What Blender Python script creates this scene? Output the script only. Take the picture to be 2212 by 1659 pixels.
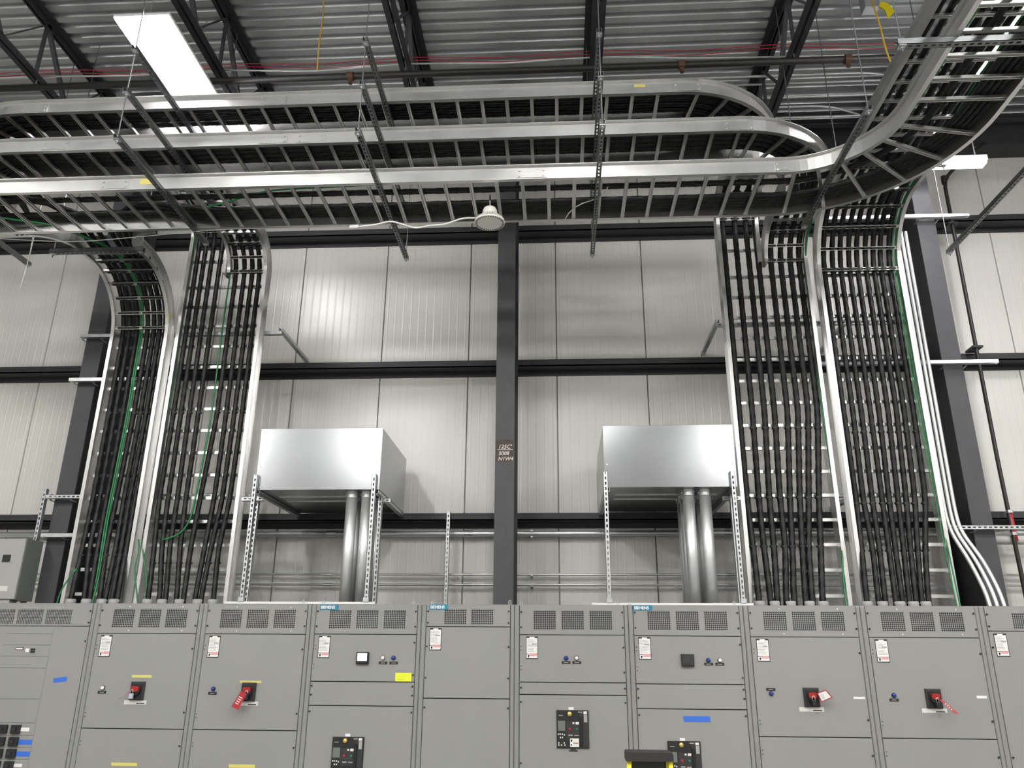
import bpy, math, random
from mathutils import Vector, Matrix
random.seed(7)
PI = math.pi
for o in list(bpy.data.objects):
    bpy.data.objects.remove(o)
scn = bpy.context.scene
COL = scn.collection

# ------------------------------------------------------------------ camera
F_PX = 1720.0
PITCH, YAW, ROLL, EYE = 0.33713694, -0.05984733, 0.00743215, 1.811234
fw = Vector((math.sin(YAW)*math.cos(PITCH), math.cos(YAW)*math.cos(PITCH), math.sin(PITCH)))
rt = Vector((math.cos(YAW), -math.sin(YAW), 0))
up = rt.cross(fw)
r2 = rt*math.cos(ROLL) + up*math.sin(ROLL)
u2 = -rt*math.sin(ROLL) + up*math.cos(ROLL)
cam_d = bpy.data.cameras.new('camera'); cam = bpy.data.objects.new('camera', cam_d); COL.objects.link(cam)
cam_d.sensor_fit = 'HORIZONTAL'; cam_d.sensor_width = 36; cam_d.lens = F_PX/2212*36
cam_d.clip_start = .05; cam_d.clip_end = 200
m = Matrix.Identity(4)
for i in range(3):
    m[i][0] = r2[i]; m[i][1] = u2[i]; m[i][2] = -fw[i]
m.translation = (0, 0, EYE)
cam.matrix_world = m
scn.camera = cam

# ------------------------------------------------------------------ world and exposure
w = bpy.data.worlds.new('world'); scn.world = w; w.use_nodes = True
w.node_tree.nodes['Background'].inputs[0].default_value = (.9, .95, 1, 1)
w.node_tree.nodes['Background'].inputs[1].default_value = .12
vs = scn.view_settings
vs.view_transform = 'Standard'; vs.look = 'None'; vs.gamma = 1; vs.use_curve_mapping = False
vs.exposure = 1.45
LAMP_POWER = 38.0          # emission strength of the hall's high-bay diffusers
LAMP_WALL = 19.0           # same lamps near the wall, dimmed so the upper wall stays even

# ------------------------------------------------------------------ materials
def mat(name, col, rough=.5, metal=0, spec=.5, noise=0, nscale=8, rvar=0, bump=0, emit=None, estr=0, stretch=None, col2=None):
    mt = bpy.data.materials.new(name); mt.use_nodes = True
    nt = mt.node_tree; b = nt.nodes['Principled BSDF']
    b.inputs['Base Color'].default_value = (*col, 1); b.inputs['Roughness'].default_value = rough
    b.inputs['Metallic'].default_value = metal; b.inputs['Specular IOR Level'].default_value = spec
    if emit:
        b.inputs['Emission Color'].default_value = (*emit, 1); b.inputs['Emission Strength'].default_value = estr
    if noise or rvar or bump:
        tc = nt.nodes.new('ShaderNodeTexCoord'); mp = nt.nodes.new('ShaderNodeMapping')
        if stretch: mp.inputs['Scale'].default_value = stretch
        nz = nt.nodes.new('ShaderNodeTexNoise'); nz.inputs['Scale'].default_value = nscale; nz.inputs['Detail'].default_value = 4
        nt.links.new(tc.outputs['Object'], mp.inputs[0]); nt.links.new(mp.outputs[0], nz.inputs[0])
        if noise:
            mx = nt.nodes.new('ShaderNodeMix'); mx.data_type = 'RGBA'
            c2 = col2 or tuple(max(0, c*(1-noise)) for c in col); c1 = col if col2 else tuple(min(1, c*(1+noise)) for c in col)
            mx.inputs[6].default_value = (*c2, 1); mx.inputs[7].default_value = (*c1, 1)
            rmp = nt.nodes.new('ShaderNodeMapRange'); rmp.inputs[1].default_value = .3; rmp.inputs[2].default_value = .7
            nt.links.new(nz.outputs[0], rmp.inputs[0]); nt.links.new(rmp.outputs[0], mx.inputs[0]); nt.links.new(mx.outputs[2], b.inputs['Base Color'])
        if rvar:
            rr = nt.nodes.new('ShaderNodeMapRange'); rr.inputs[1].default_value = .3; rr.inputs[2].default_value = .7
            rr.inputs[3].default_value = max(.05, rough-rvar); rr.inputs[4].default_value = min(1, rough+rvar)
            nt.links.new(nz.outputs[0], rr.inputs[0]); nt.links.new(rr.outputs[0], b.inputs['Roughness'])
        if bump:
            bp = nt.nodes.new('ShaderNodeBump'); bp.inputs['Strength'].default_value = bump; bp.inputs['Distance'].default_value = .01
            nt.links.new(nz.outputs[0], bp.inputs['Height']); nt.links.new(bp.outputs[0], b.inputs['Normal'])
    return mt
M = dict(
    wall=mat('wall_panel_paint', (.66, .65, .615), .31, noise=.03, nscale=1.5),
    wallplain=mat('plain_wall_paint', (.55, .545, .52), .6, noise=.04, nscale=1),
    floor=mat('polished_concrete', (.26, .255, .245), .35, noise=.12, nscale=2, rvar=.1),
    deck=mat('galvanised_deck', (.50, .52, .53), .34, metal=.85, noise=.06, nscale=3),
    steel=mat('grey_primer_steel', (.050, .050, .056), .55, noise=.12, nscale=6),
    steel2=mat('dark_primer_steel', (.026, .026, .030), .55, noise=.15, nscale=6),
    alu=mat('aluminium', (.66, .66, .65), .32, metal=.92, noise=.04, nscale=5, rvar=.03),
    galv=mat('galvanised_steel', (.56, .58, .59), .38, metal=.9, noise=.08, nscale=20),
    galvd=mat('darkened_zinc', (.24, .25, .255), .42, metal=.9, noise=.08, nscale=12),  # galvanised steel darkened for overhead hangers that shone too bright under the lamps
    galvbox=mat('galvanised_sheet', (.33, .34, .35), .21, metal=.95, noise=.05, nscale=2.5, bump=.08),
    emt=mat('conduit_steel', (.70, .71, .71), .48, metal=.88, noise=.04, nscale=6),
    cable=mat('black_cable_jacket', (.0075, .007, .0075), .46, spec=.3, noise=.3, nscale=40),
    tie=mat('black_nylon', (.008, .008, .008), .45),
    green=mat('green_wire_jacket', (.006, .16, .045), .4),
    white_cord=mat('white_cord', (.72, .72, .69), .5),
    grey=mat('switchboard_grey_paint', (.245, .245, .237), .42, noise=.02, nscale=3),
    greyd=mat('switchboard_frame_grey', (.225, .225, .218), .42),
    greygreen=mat('enclosure_grey_green', (.15, .16, .15), .5, noise=.03),
    greyl=mat('enclosure_light_grey', (.33, .33, .315), .45),
    black=mat('black_plastic', (.012, .012, .013), .4),
    blackm=mat('charcoal_plastic', (.024, .023, .025), .5),
    void=mat('dark_interior_shade', (.01, .01, .01), .8),  # near-black paint for the shade inside the cabinets behind vents and gaps
    white=mat('white_sticker', (.72, .71, .69), .5),
    offwhite=mat('off_white_label', (.60, .59, .56), .5),
    print_=mat('grey_print', (.33, .32, .32), .6),
    pink=mat('pale_red_print', (.62, .28, .30), .6),
    red=mat('red_plastic', (.30, .012, .010), .35),
    redtag=mat('red_tag', (.33, .012, .018), .45),
    yellow=mat('yellow_tape', (.60, .53, .15), .55),
    neon=mat('neon_yellow_paper', (.72, .80, .02), .55),
    bluet=mat('blue_painters_tape', (.03, .13, .55), .6),
    blue=mat('blue_button', (.01, .03, .25), .25),
    teal=mat('teal_badge', (.01, .20, .32), .4),
    gold=mat('brass_lock', (.75, .52, .15), .3, metal=.8),
    screen=mat('lit_screen', (.6, .65, .7), .2, emit=(.85, .93, 1), estr=1.1),
    lcd=mat('grey_lcd', (.14, .15, .14), .25),
    greenb=mat('green_button', (.01, .13, .07), .4),
    lamp=mat('lamp_diffuser', (.9, .9, .9), .5, emit=(1, .985, .96), estr=LAMP_POWER),
    lampw=mat('lamp_diffuser_dimmed', (.9, .9, .9), .5, emit=(1, .97, .985), estr=LAMP_WALL),
    lampbody=mat('white_lamp_housing', (.75, .75, .74), .45),
    lens=mat('frosted_lens', (.40, .41, .41), .25),
    ufo=mat('white_cast_housing', (.74, .73, .69), .5),
    blackpipe=mat('black_pipe', (.02, .019, .018), .45),
    redpipe=mat('red_pipe', (.42, .02, .025), .4),
    brown=mat('brown_coupling', (.10, .045, .025), .5),
    redwire=mat('red_wire', (.45, .02, .04), .45),
    orange=mat('orange_yellow_wire', (.62, .38, .03), .5),
    ladder=mat('yellow_fibreglass', (.80, .66, .01), .4),
    rust=mat('rusty_bare_steel', (.085, .050, .030), .7, noise=.5, nscale=25, col2=(.035, .028, .026)),
    chalk=mat('white_chalk', (.62, .59, .56), .9),
    bushing=mat('grey_bushing', (.33, .33, .33), .5),
)

# ------------------------------------------------------------------ mesh helpers
OFF = {}
def V(*a): return Vector(a)
class MB:
    def __init__(s): s.v = []; s.f = []
    def add(s, vs, fs):
        o = len(s.v); s.v += [tuple(p) for p in vs]; s.f += [tuple(i+o for i in f) for f in fs]; return s
    def box(s, x0, x1, y0, y1, z0, z1):
        return s.add([(x0,y0,z0),(x1,y0,z0),(x1,y1,z0),(x0,y1,z0),(x0,y0,z1),(x1,y0,z1),(x1,y1,z1),(x0,y1,z1)],
                     [(3,2,1,0),(4,5,6,7),(0,1,5,4),(1,2,6,5),(2,3,7,6),(3,0,4,7)])
    def cbox(s, x0, x1, y0, y1, z0, z1, c=.004):
        # box whose front (low y) edges are chamfered
        return s.add([(x0+c,y0,z0+c),(x1-c,y0,z0+c),(x1-c,y0,z1-c),(x0+c,y0,z1-c),(x0,y0+c,z0),(x1,y0+c,z0),(x1,y0+c,z1),(x0,y0+c,z1),(x0,y1,z0),(x1,y1,z0),(x1,y1,z1),(x0,y1,z1)],
                     [(0,1,2,3),(4,5,1,0),(5,6,2,1),(6,7,3,2),(7,4,0,3),(8,9,5,4),(9,10,6,5),(10,11,7,6),(11,8,4,7),(11,10,9,8)])
    def bar(s, a, b, wv, hv):
        # beam from a to b with half vectors wv, hv
        a, b, wv, hv = map(Vector, (a, b, wv, hv))
        return s.add([a-wv-hv,a+wv-hv,a+wv+hv,a-wv+hv,b-wv-hv,b+wv-hv,b+wv+hv,b-wv+hv],
                     [(3,2,1,0),(4,5,6,7),(0,1,5,4),(1,2,6,5),(2,3,7,6),(3,0,4,7)])
    def sweep(s, rings, closed=True):
        n = len(rings[0]); o = len(s.v)
        for r in rings: s.v += [tuple(p) for p in r]
        for i in range(len(rings)-1):
            for j in range(n if closed else n-1):
                k = (j+1) % n
                s.f.append((o+i*n+j, o+i*n+k, o+(i+1)*n+k, o+(i+1)*n+j))
        if closed:
            s.f.append(tuple(o+j for j in reversed(range(n)))); e = o+(len(rings)-1)*n
            s.f.append(tuple(e+j for j in range(n)))
        return s
    def tube(s, pts, r, seg=8, lobes=0, twist=0.0, ph=0.0):
        pts = [Vector(p) for p in pts]; rings = []
        t = (pts[1]-pts[0]).normalized(); n = t.orthogonal().normalized(); d = 0
        for i, p in enumerate(pts):
            t2 = (pts[min(i+1, len(pts)-1)]-pts[max(i-1, 0)]).normalized()
            n = (n - t2*n.dot(t2)).normalized(); b = t2.cross(n)
            if i: d += (p-pts[i-1]).length
            ring = []
            for k in range(seg):
                a = 2*PI*k/seg
                rr = r*(.87+.13*abs(math.cos(lobes*a/2))) if lobes else r
                aa = a + (twist*d + ph if lobes else 0)
                ring.append(p + (n*math.cos(aa)+b*math.sin(aa))*rr)
            rings.append(ring)
        return s.sweep(rings)
    def cyl(s, a, b, r, seg=12): return s.tube([a, b], r, seg)
    def lathe(s, c, prof, seg=24, axis=(0,0,1)):
        ax = Vector(axis); u = ax.orthogonal().normalized(); v = ax.cross(u); c = Vector(c)
        return s.sweep([[c+ax*h+(u*math.cos(2*PI*k/seg)+v*math.sin(2*PI*k/seg))*r for k in range(seg)] for r, h in prof])
    def poly(s, pts, d):
        # planar polygon extruded by vector d
        d = Vector(d); n = len(pts); p = [Vector(q) for q in pts]
        return s.add(p+[q+d for q in p], [tuple(range(n))[::-1], tuple(range(n, 2*n))]+[(i,(i+1)%n,n+(i+1)%n,n+i) for i in range(n)])
    def mesh(s, name, material, off=(0,0,0), smooth=False):
        me = bpy.data.meshes.new(name); o = Vector(off)
        me.from_pydata([tuple(Vector(p)-o) for p in s.v], [], s.f)
        me.materials.append(material)
        if smooth:
            for p in me.polygons: p.use_smooth = True
        me.update(); return me
    def build(s, name, material, parent=None, smooth=False, loc=None, label=None):
        if parent is not None: off = OFF[parent.name]
        else: off = Vector(loc) if loc is not None else Vector((0,0,0))
        ob = bpy.data.objects.new(name, s.mesh(name, material, off, smooth)); COL.objects.link(ob)
        if parent is not None:
            ob.parent = parent
        else: ob.location = off
        OFF[ob.name] = off
        if label: ob['label'] = label
        return ob
def thing(name, label, cat, loc=(0,0,0), group=None):
    o = bpy.data.objects.new(name, None); COL.objects.link(o); o.location = loc; o.empty_display_size = .1
    OFF[o.name] = Vector(loc); o['label'] = label; o['category'] = cat
    if group: o['group'] = group
    return o
def tag(o, label, cat, group=None):
    o['label'] = label; o['category'] = cat
    if group: o['group'] = group
    return o
def struct(o): o['kind'] = 'structure'; return o
def inst(name, me, parent, matrix):
    ob = bpy.data.objects.new(name, me); COL.objects.link(ob); ob.parent = parent
    mm = matrix.copy(); mm.translation = mm.translation - OFF[parent.name]
    ob.matrix_local = mm; OFF[ob.name] = OFF[parent.name]
    return ob
def text(s, size, material, parent, loc, name='lettering', bold=0, shear=0, align='LEFT', sx=1):
    cu = bpy.data.curves.new(name, 'FONT'); cu.body = s; cu.size = size; cu.extrude = .0008; cu.offset = bold; cu.shear = shear; cu.align_x = align
    t = bpy.data.objects.new(name, cu); COL.objects.link(t)
    bpy.context.view_layer.update()
    me = bpy.data.meshes.new_from_object(t.evaluated_get(bpy.context.evaluated_depsgraph_get()))
    bpy.data.objects.remove(t); bpy.data.curves.remove(cu)
    me.materials.clear(); me.materials.append(material)
    mx = Matrix.Translation(Vector(loc)) @ Matrix.Rotation(PI/2, 4, 'X') @ Matrix.Diagonal((sx, 1, 1, 1))
    return inst(name, me, parent, mx)
def resample(pts, step):
    pts = [Vector(p) for p in pts]; out = [pts[0]]; carry = 0
    for a, b in zip(pts, pts[1:]):
        L = (b-a).length
        n = max(1, int(round(L/step)))
        for i in range(1, n+1): out.append(a.lerp(b, i/n))
    return out
def smooth_path(pts, step=.06, passes=6):
    p = resample(pts, step)
    for _ in range(passes):
        q = [v.copy() for v in p]
        for i in range(1, len(p)-1): q[i] = p[i-1]*.25+p[i]*.5+p[i+1]*.25
        p = q
    return p
def arc(c, a0, a1, r, u, v, n=10):
    c, u, v = Vector(c), Vector(u), Vector(v)
    return [c+(u*math.cos(a0+(a1-a0)*i/n)+v*math.sin(a0+(a1-a0)*i/n))*r for i in range(n+1)]
X_, Y_, Z_ = V(1,0,0), V(0,1,0), V(0,0,1)

# ------------------------------------------------------------------ room shell
XL, XR, YB, YW, ZC = -13.0, 13.0, -11.0, 8.95, 8.40
struct(MB().box(XL, XR, YB, YW+.15, -.12, 0).build('floor', M['floor']))
wb = struct(MB().box(XL, XR, YW+.04, YW+.15, 0, ZC+.4).build('wall_back', M['wallplain']))
struct(MB().box(XL-.15, XL, YB, YW+.15, 0, ZC+.4).build('wall_left', M['wallplain']))
struct(MB().box(XR, XR+.15, YB, YW+.15, 0, ZC+.4).build('wall_right', M['wallplain']))
struct(MB().box(XL, XR, YB-.15, YB, 0, ZC+.4).build('wall_front', M['wallplain']))
# insulated wall panels, ribbed, with dark joints between them
PW = 1.067
prof = [(.004, .03), (.008, 0)]
nr = 11
for i in range(nr):
    c = (i+.5)*PW/nr
    prof += [(c-.010, 0), (c-.004, -.0013), (c+.004, -.0013), (c+.010, 0)]
prof += [(PW-.008, 0), (PW-.004, .03)]
mbp = MB()
for (x, y) in prof: mbp.v += [(x, y, 0), (x, y, ZC)]
for i in range(len(prof)-1): mbp.f.append((2*i, 2*i+2, 2*i+3, 2*i+1))
pme = mbp.mesh('wall_panel', M['wall'])
for k in range(-9, 9): inst('wall_panel', pme, wb, Matrix.Translation((k*PW, YW, 0)))
# corrugated roof deck, ribs along X
ce = MB(); pts = []; P6 = .1525
y = 3.2
while y < YW:
    pts += [(y, ZC), (y+.075, ZC), (y+.092, ZC+.038), (y+.135, ZC+.038)]; y += P6
pts.append((min(y, YW+.1), ZC))
for (yy, zz) in pts: ce.v += [(XL, yy, zz), (XR, yy, zz)]
for i in range(len(pts)-1): ce.f.append((2*i, 2*i+1, 2*i+3, 2*i+2))
ceil = struct(ce.build('ceiling', M['deck']))
MB().box(XL, XR, YB, 3.2, ZC, ZC+.05).build('deck_far_sheet', M['deck'], ceil)
MB().box(XL, XR, YB, YW+.15, ZC+.05, ZC+.4).build('roof_insulation', M['wallplain'], ceil)
eb = MB().box(XL, XR, 8.72, 8.95, 7.92, 8.30).box(XL, XR, 8.66, 8.72, 8.24, 8.30).box(XL, XR, 8.66, 8.72, 7.92, 7.96)
tag(eb.build('eave_beam', M['steel2']), 'dark steel eave beam where the wall meets the roof deck', 'beam')
for z, lab in ((3.335, 'lowest dark steel wall girt, just above the tops of the grey switchboards'),
               (5.145, 'middle dark steel wall girt crossing behind the riser trays'),
               (6.945, 'highest dark steel wall girt, just below the horizontal cable trays')):
    tag(MB().box(XL, XR, 8.75, 8.765, z-.04, z+.04).box(XL, XR, 8.75, 8.95, z-.04, z-.028).box(XL, XR, 8.94, 8.95, z-.1, z-.02)
        .build('wall_girt', M['steel2']), lab, 'girt', 'horizontal wall girts')
def column(xc, label):
    t = thing('steel_column', label, 'column', (xc, 8.05, 0), 'wall columns')
    MB().box(xc-.1, xc+.1, 8.05, 8.066, 0, 8.3).build('front_flange', M['steel'], t)
    MB().box(xc-.006, xc+.006, 8.066, 8.734, 0, 8.3).build('web', M['steel2'], t)
    MB().box(xc-.1, xc+.1, 8.734, 8.75, 0, 8.3).build('rear_flange', M['steel2'], t)
    return t
column(-5.21, 'dark grey steel column behind the tray riser beside the small wall enclosure')
colm = column(-.553, 'dark grey steel column between the two galvanised boxes, with chalk writing on rusty patch')
column(4.137, 'dark grey steel column beside the black and red vertical pipe')
rp = MB().box(-.644, -.466, 8.0485, 8.05, 3.79, 4.02).build('rust_patch', M['rust'], colm)
text("125C'", .058, M['chalk'], rp, (-.622, 8.0475, 3.925), 'chalk_writing', .001, .2)
text("5008", .055, M['chalk'], rp, (-.618, 8.0475, 3.855), 'chalk_writing', .001, .15)
text("N1W4", .055, M['chalk'], rp, (-.622, 8.0475, 3.797), 'chalk_writing', .001, .2)
MB().box(-.63, -.47, 8.0478, 8.0484, 3.909, 3.914).build('chalk_line', M['chalk'], rp)
# open-web roof joists
JX = [-7.5, -5.5, -3.5, -1.53, .44, 2.43, 4.4, 6.4]
JL = {-7.5: 'outermost roof joist past the column beside the wall enclosure', -5.5: 'open-web roof joist above the narrow riser tray with green wires',
      -3.5: 'open-web roof joist above the wide riser tray under the bright lamp', -1.53: 'open-web roof joist above the first galvanised box',
      .44: 'open-web roof joist straight above the hanger with slotted struts', 2.43: 'open-web roof joist above the tray curve',
      4.4: 'open-web roof joist above the column beside the black pipe', 6.4: 'outermost roof joist past the column beside the black pipe'}
for x in JX:
    t = thing('roof_joist', 'dark steel '+JL[x], 'joist', (x, 8.7, 8.3), 'open-web roof joists')
    MB().box(x-.075, x-.012, 1.5, 8.72, 8.372, 8.382).box(x-.022, x-.012, 1.5, 8.72, 8.31, 8.382).box(x+.012, x+.075, 1.5, 8.72, 8.372, 8.382).box(x+.012, x+.022, 1.5, 8.72, 8.31, 8.382)\
        .box(x-.09, x+.09, 1.5, 8.72, 8.382, 8.399).build('top_chord', M['steel2'], t)
    MB().box(x-.065, x-.012, 1.5, 8.3, 7.64, 7.652).box(x-.022, x-.012, 1.5, 8.3, 7.652, 7.71).box(x+.012, x+.065, 1.5, 8.3, 7.64, 7.652).box(x+.012, x+.022, 1.5, 8.3, 7.652, 7.71)\
        .build('bottom_chord', M['steel2'], t)
    yy = 8.25; k = 0
    while yy > 2.2:
        a, b = (yy, 7.68), (yy-.55, 8.35)
        if k % 2: a, b = (yy, 8.35), (yy-.55, 7.68)
        MB().bar((x, a[0], a[1]), (x, b[0], b[1]), (.022, 0, 0), (0, .016, .012)).build('web_bar', M['steel'], t)
        if k % 2 == 0: MB().bar((x, yy-.55, 7.7), (x, yy-.55, 8.33), (.016, 0, 0), (0, .014, 0)).build('web_post', M['steel'], t)
        yy -= .55; k += 1

# ------------------------------------------------------------------ lamps
def highbay(xc, yc, label, zc=7.3, L=1.22, W=.52, dm='lamp'):
    t = thing('linear_high_bay', label, 'lamp', (xc, yc, zc), 'linear high-bay lamps')
    b = MB(); h = .05
    b.box(xc-W/2, xc+W/2, yc-L/2, yc+L/2, zc+.02, zc+h)
    b.box(xc-.06, xc+.06, yc-L/2+.1, yc+L/2-.1, zc+h, zc+h+.06)
    b.build('housing', M['lampbody'], t)
    d = MB(); rings = []
    for yy in (yc-L/2, yc+L/2):      # two shallow curved lenses side by side
        ring = []
        for s in (-1, 1):
            for i in range(7):
                a = PI*i/6
                ring.append(V(xc+s*W/4-math.cos(a)*W/4*.98, yy, zc+.02-math.sin(a)*.065))
        ring += [V(xc+W/2*.98, yy, zc+.022), V(xc-W/2*.98, yy, zc+.022)]
        rings.append(ring)
    d.sweep(rings).build('diffuser', M[dm], t)
    for sy in (-1, 1):
        MB().cyl((xc, yc+sy*L*.4, zc+.1), (xc, yc+sy*L*.4, ZC-.02), .004, 6).build('hanging_wire', M['galv'], t)
highbay(-3.72, 6.11, 'long glowing high-bay lamp hanging above the first wide riser tray', dm='lampw')
highbay(4.42, 6.05, 'long glowing high-bay lamp hanging over the curved end of the trays', dm='lampw')
for yy, nm, xs in ((1.6, 'added above the aisle', (-7.8, -3.72, .35, 4.42, 8.5)), (-2.4, 'added in the middle of the hall', (-7.8, -3.72, .35, 4.42, 8.5)), (-6.3, 'at the rear of the hall', (-9.2, -5.1, 4.75, 8.9))):  # unseen; the two front rows are added to light cabinets and lower wall
    for xx in xs:
        sd = 'far beyond the wall enclosure' if xx < -6 else 'on the enclosure side' if xx < -1 else 'straight ahead' if xx < 1 else 'on the black pipe side' if xx < 6 else 'far beyond the black pipe'
        highbay(xx, yy, 'long glowing high-bay lamp %s, %s' % (nm, sd))
t = thing('strip_light', 'short glowing strip light by the wall behind the curved tray', 'lamp', (4.2, 7.7, 7.0))
MB().box(3.75, 4.72, 7.66, 7.76, 7.03, 7.09).build('housing', M['lampbody'], t)
MB().box(3.76, 4.70, 7.655, 7.765, 6.985, 7.03).build('diffuser', mat('strip_diffuser', (.9, .9, .9), .5, emit=(1, 1, 1), estr=4.5), t)
for xx in (3.9, 4.62): MB().cyl((xx, 7.71, 7.09), (xx, 7.71, 8.36), .008, 6).build('hanging_rod', M['galv'], t)

# ------------------------------------------------------------------ ladder cable tray builder
RH = .15; FL = .038
def rail_ring(p, n, b, side, wd):
    o = n*side
    base = p + o*(wd/2)
    pr = [(0,0),(FL,0),(FL,.007),(.006,.007),(.006,RH-.007),(FL,RH-.007),(FL,RH),(0,RH)]
    if side < 0: pr = pr[::-1]
    return [base+o*a+b*h for a, h in pr]
RUNGS = {}
def rung_mesh(wd):
    k = round(wd, 3)
    if k not in RUNGS:
        h = wd/2
        RUNGS[k] = MB().box(-h, h, -.015, .015, .014, .018).box(-h, h, -.016, -.011, -.006, .014).box(-h, h, .011, .016, -.006, .014).mesh('rung', M['alu'])
    return RUNGS[k]
def tray_seg(t, frames, wd, pitch=.24, start=.12, rungs=True, rails=(1, -1), rb=.022):
    # frames: list of (p, n, b) along the centre line at the rail bottoms
    for sd in rails:
        MB().sweep([rail_ring(p, n, b, sd, wd) for p, n, b in frames]).build('side_rail', M['alu'], t)
    if not rungs: return
    d = start; acc = 0
    for (p0, n0, b0), (p1, n1, b1) in zip(frames, frames[1:]):
        L = (p1-p0).length
        while d <= acc+L+1e-6:
            f = (d-acc)/L
            p = p0.lerp(p1, f); n = n0.lerp(n1, f).normalized(); b = b0.lerp(b1, f).normalized(); tt = b.cross(n)
            mx = Matrix.Identity(4)
            for i in range(3): mx[i][0] = n[i]; mx[i][1] = tt[i]; mx[i][2] = b[i]
            mx.translation = p+b*rb
            inst('rung', rung_mesh(wd), t, mx)
            d += pitch
        acc += L
def st(a, b, n, bb): return [(Vector(a), Vector(n), Vector(bb)), (Vector(b), Vector(n), Vector(bb))]
def hbend(c, r, a0, a1, z, nn=14):
    out = []
    for i in range(nn+1):
        a = a0+(a1-a0)*i/nn; d = V(math.cos(a), math.sin(a), 0)
        out.append((V(c[0], c[1], z)+d*r, d, Z_))
    return out
def vbend(xc, yc, zc, r, nn=14):
    # from vertical (wall side) round to horizontal heading for the camera
    out = []
    for i in range(nn+1):
        a = PI/2*i/nn; d = V(0, math.cos(a), math.sin(a))
        out.append((V(xc, yc, zc)+d*r, X_, d))
    return out
def splice(t, p, n, along, up=Z_, ln=.13, h=.085):
    # plate with four bolts on the outer face of a rail; p at the rail's outer face, mid height
    p, n, along, up = Vector(p), Vector(n), Vector(along), Vector(up)
    b = MB().bar(p-along*ln, p+along*ln, n*.003, up*(h/2))
    for sa in (-.8, .8):
        for su in (-.3, .3):
            c = p+along*(ln*sa)+up*(h*su); b.cyl(c, c+n*.012, .011, 6)
    b.build('splice_plate', M['alu'], t)
YR, YF = 7.95, 7.80          # wall side and camera side of the riser trays
T1X, T2X, R12X, R3X = -4.565, -3.685, 2.24, 3.24
W1, W2, W3, W4 = .57, .855, .86, .80
Z1, Z2, Z3, ZU = 6.65, 6.22, 5.77, 6.40
TY, TW = 6.175, .40          # upper two tiers
T3Y, T3W = 6.275, .64        # lowest tier
RV, RB = .305, .61
def riser(t, xc, wd, z1): tray_seg(t, st((xc, YR, 2.33), (xc, YR, z1), X_, -Y_), wd, .24, .1)

# narrow riser
t = thing('ladder_cable_tray', 'narrow ladder tray riser carrying cables down beside the grey wall enclosure', 'cable tray', (T1X, YR, 2.3), 'riser trays')
riser(t, T1X, W1, Z3-RB)
tray_seg(t, vbend(T1X, YF-RB, Z3-RB, RB), W1, .16, .1)
tray_seg(t, st((T1X, YF-RB, Z3), (T1X, 6.98, Z3), X_, Z_), W1, .2, .1)
for sx in (-1, 1):            # flared mouth into the lowest tier
    fr = []
    for i in range(11):
        a = PI/2*i/10; x0 = T1X+sx*(W1/2+.36)
        fr.append((V(x0-sx*math.cos(a)*.36, 6.98-math.sin(a)*.33, Z3), V(math.cos(a)*sx, math.sin(a), 0).normalized(), Z_))
    MB().sweep([rail_ring(p, n, b, 1, 0) if sx > 0 else rail_ring(p, n, b, 1, 0) for p, n, b in fr]).build('side_rail', M['alu'], t)
MB().box(T1X+W1/2+.001, T1X+W1/2+FL+.001, 7.79, 7.80, 5.3, 5.42).build('yellow_sticker', M['yellow'], t)
# wide riser, split at the top
t = thing('ladder_cable_tray', 'wide ladder tray riser beside the first galvanised box, splitting in two at the top', 'cable tray', (T2X, YR, 2.3), 'riser trays')
riser(t, T2X, W2, Z2-RV)
TLX, TRX, WH = T2X-W2/2+.19, T2X+W2/2-.19, .38
tray_seg(t, st((TLX, YR, Z2-RV), (TLX, YR, Z1-RV), X_, -Y_), WH, .24, .2)
tray_seg(t, vbend(TLX, YF-RV, Z1-RV, RV), WH, .13, .1)
tray_seg(t, vbend(TRX, YF-RV, Z2-RV, RV), WH, .15, .02)
tray_seg(t, st((TLX, YF-RV, Z1), (TLX, 6.43, Z1), X_, Z_), WH)
tray_seg(t, st((TRX, YF-RV, Z2), (TRX, 6.43, Z2), X_, Z_), WH)
# right wide riser
t = thing('ladder_cable_tray', 'wide ladder tray riser beside the second galvanised box, feeding the two upper trays', 'cable tray', (R12X, YR, 2.3), 'riser trays')
riser(t, R12X, W3, Z2-RV)
R1X, R2X = R12X-W3/2+.19, R12X+W3/2-.19
tray_seg(t, st((R1X, YR, Z2-RV), (R1X, YR, Z1-RV), X_, -Y_), WH, .24, .2)
tray_seg(t, vbend(R1X, YF-RV, Z1-RV, RV), WH, .13, .1)
tray_seg(t, vbend(R2X, YF-RV, Z2-RV, RV), WH, .15, .02)
# last riser, turns towards the viewer high up
t = thing('ladder_cable_tray', 'ladder tray riser beside the three bent conduits, sweeping forward overhead', 'cable tray', (R3X, YR, 2.3), 'riser trays')
riser(t, R3X, W4, ZU-RB)
tray_seg(t, vbend(R3X, YF-RB, ZU-RB, RB), W4, .22, .02)
tray_seg(t, st((R3X, YF-RB, ZU), (R3X, 3.2, ZU), X_, Z_), W4)
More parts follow.
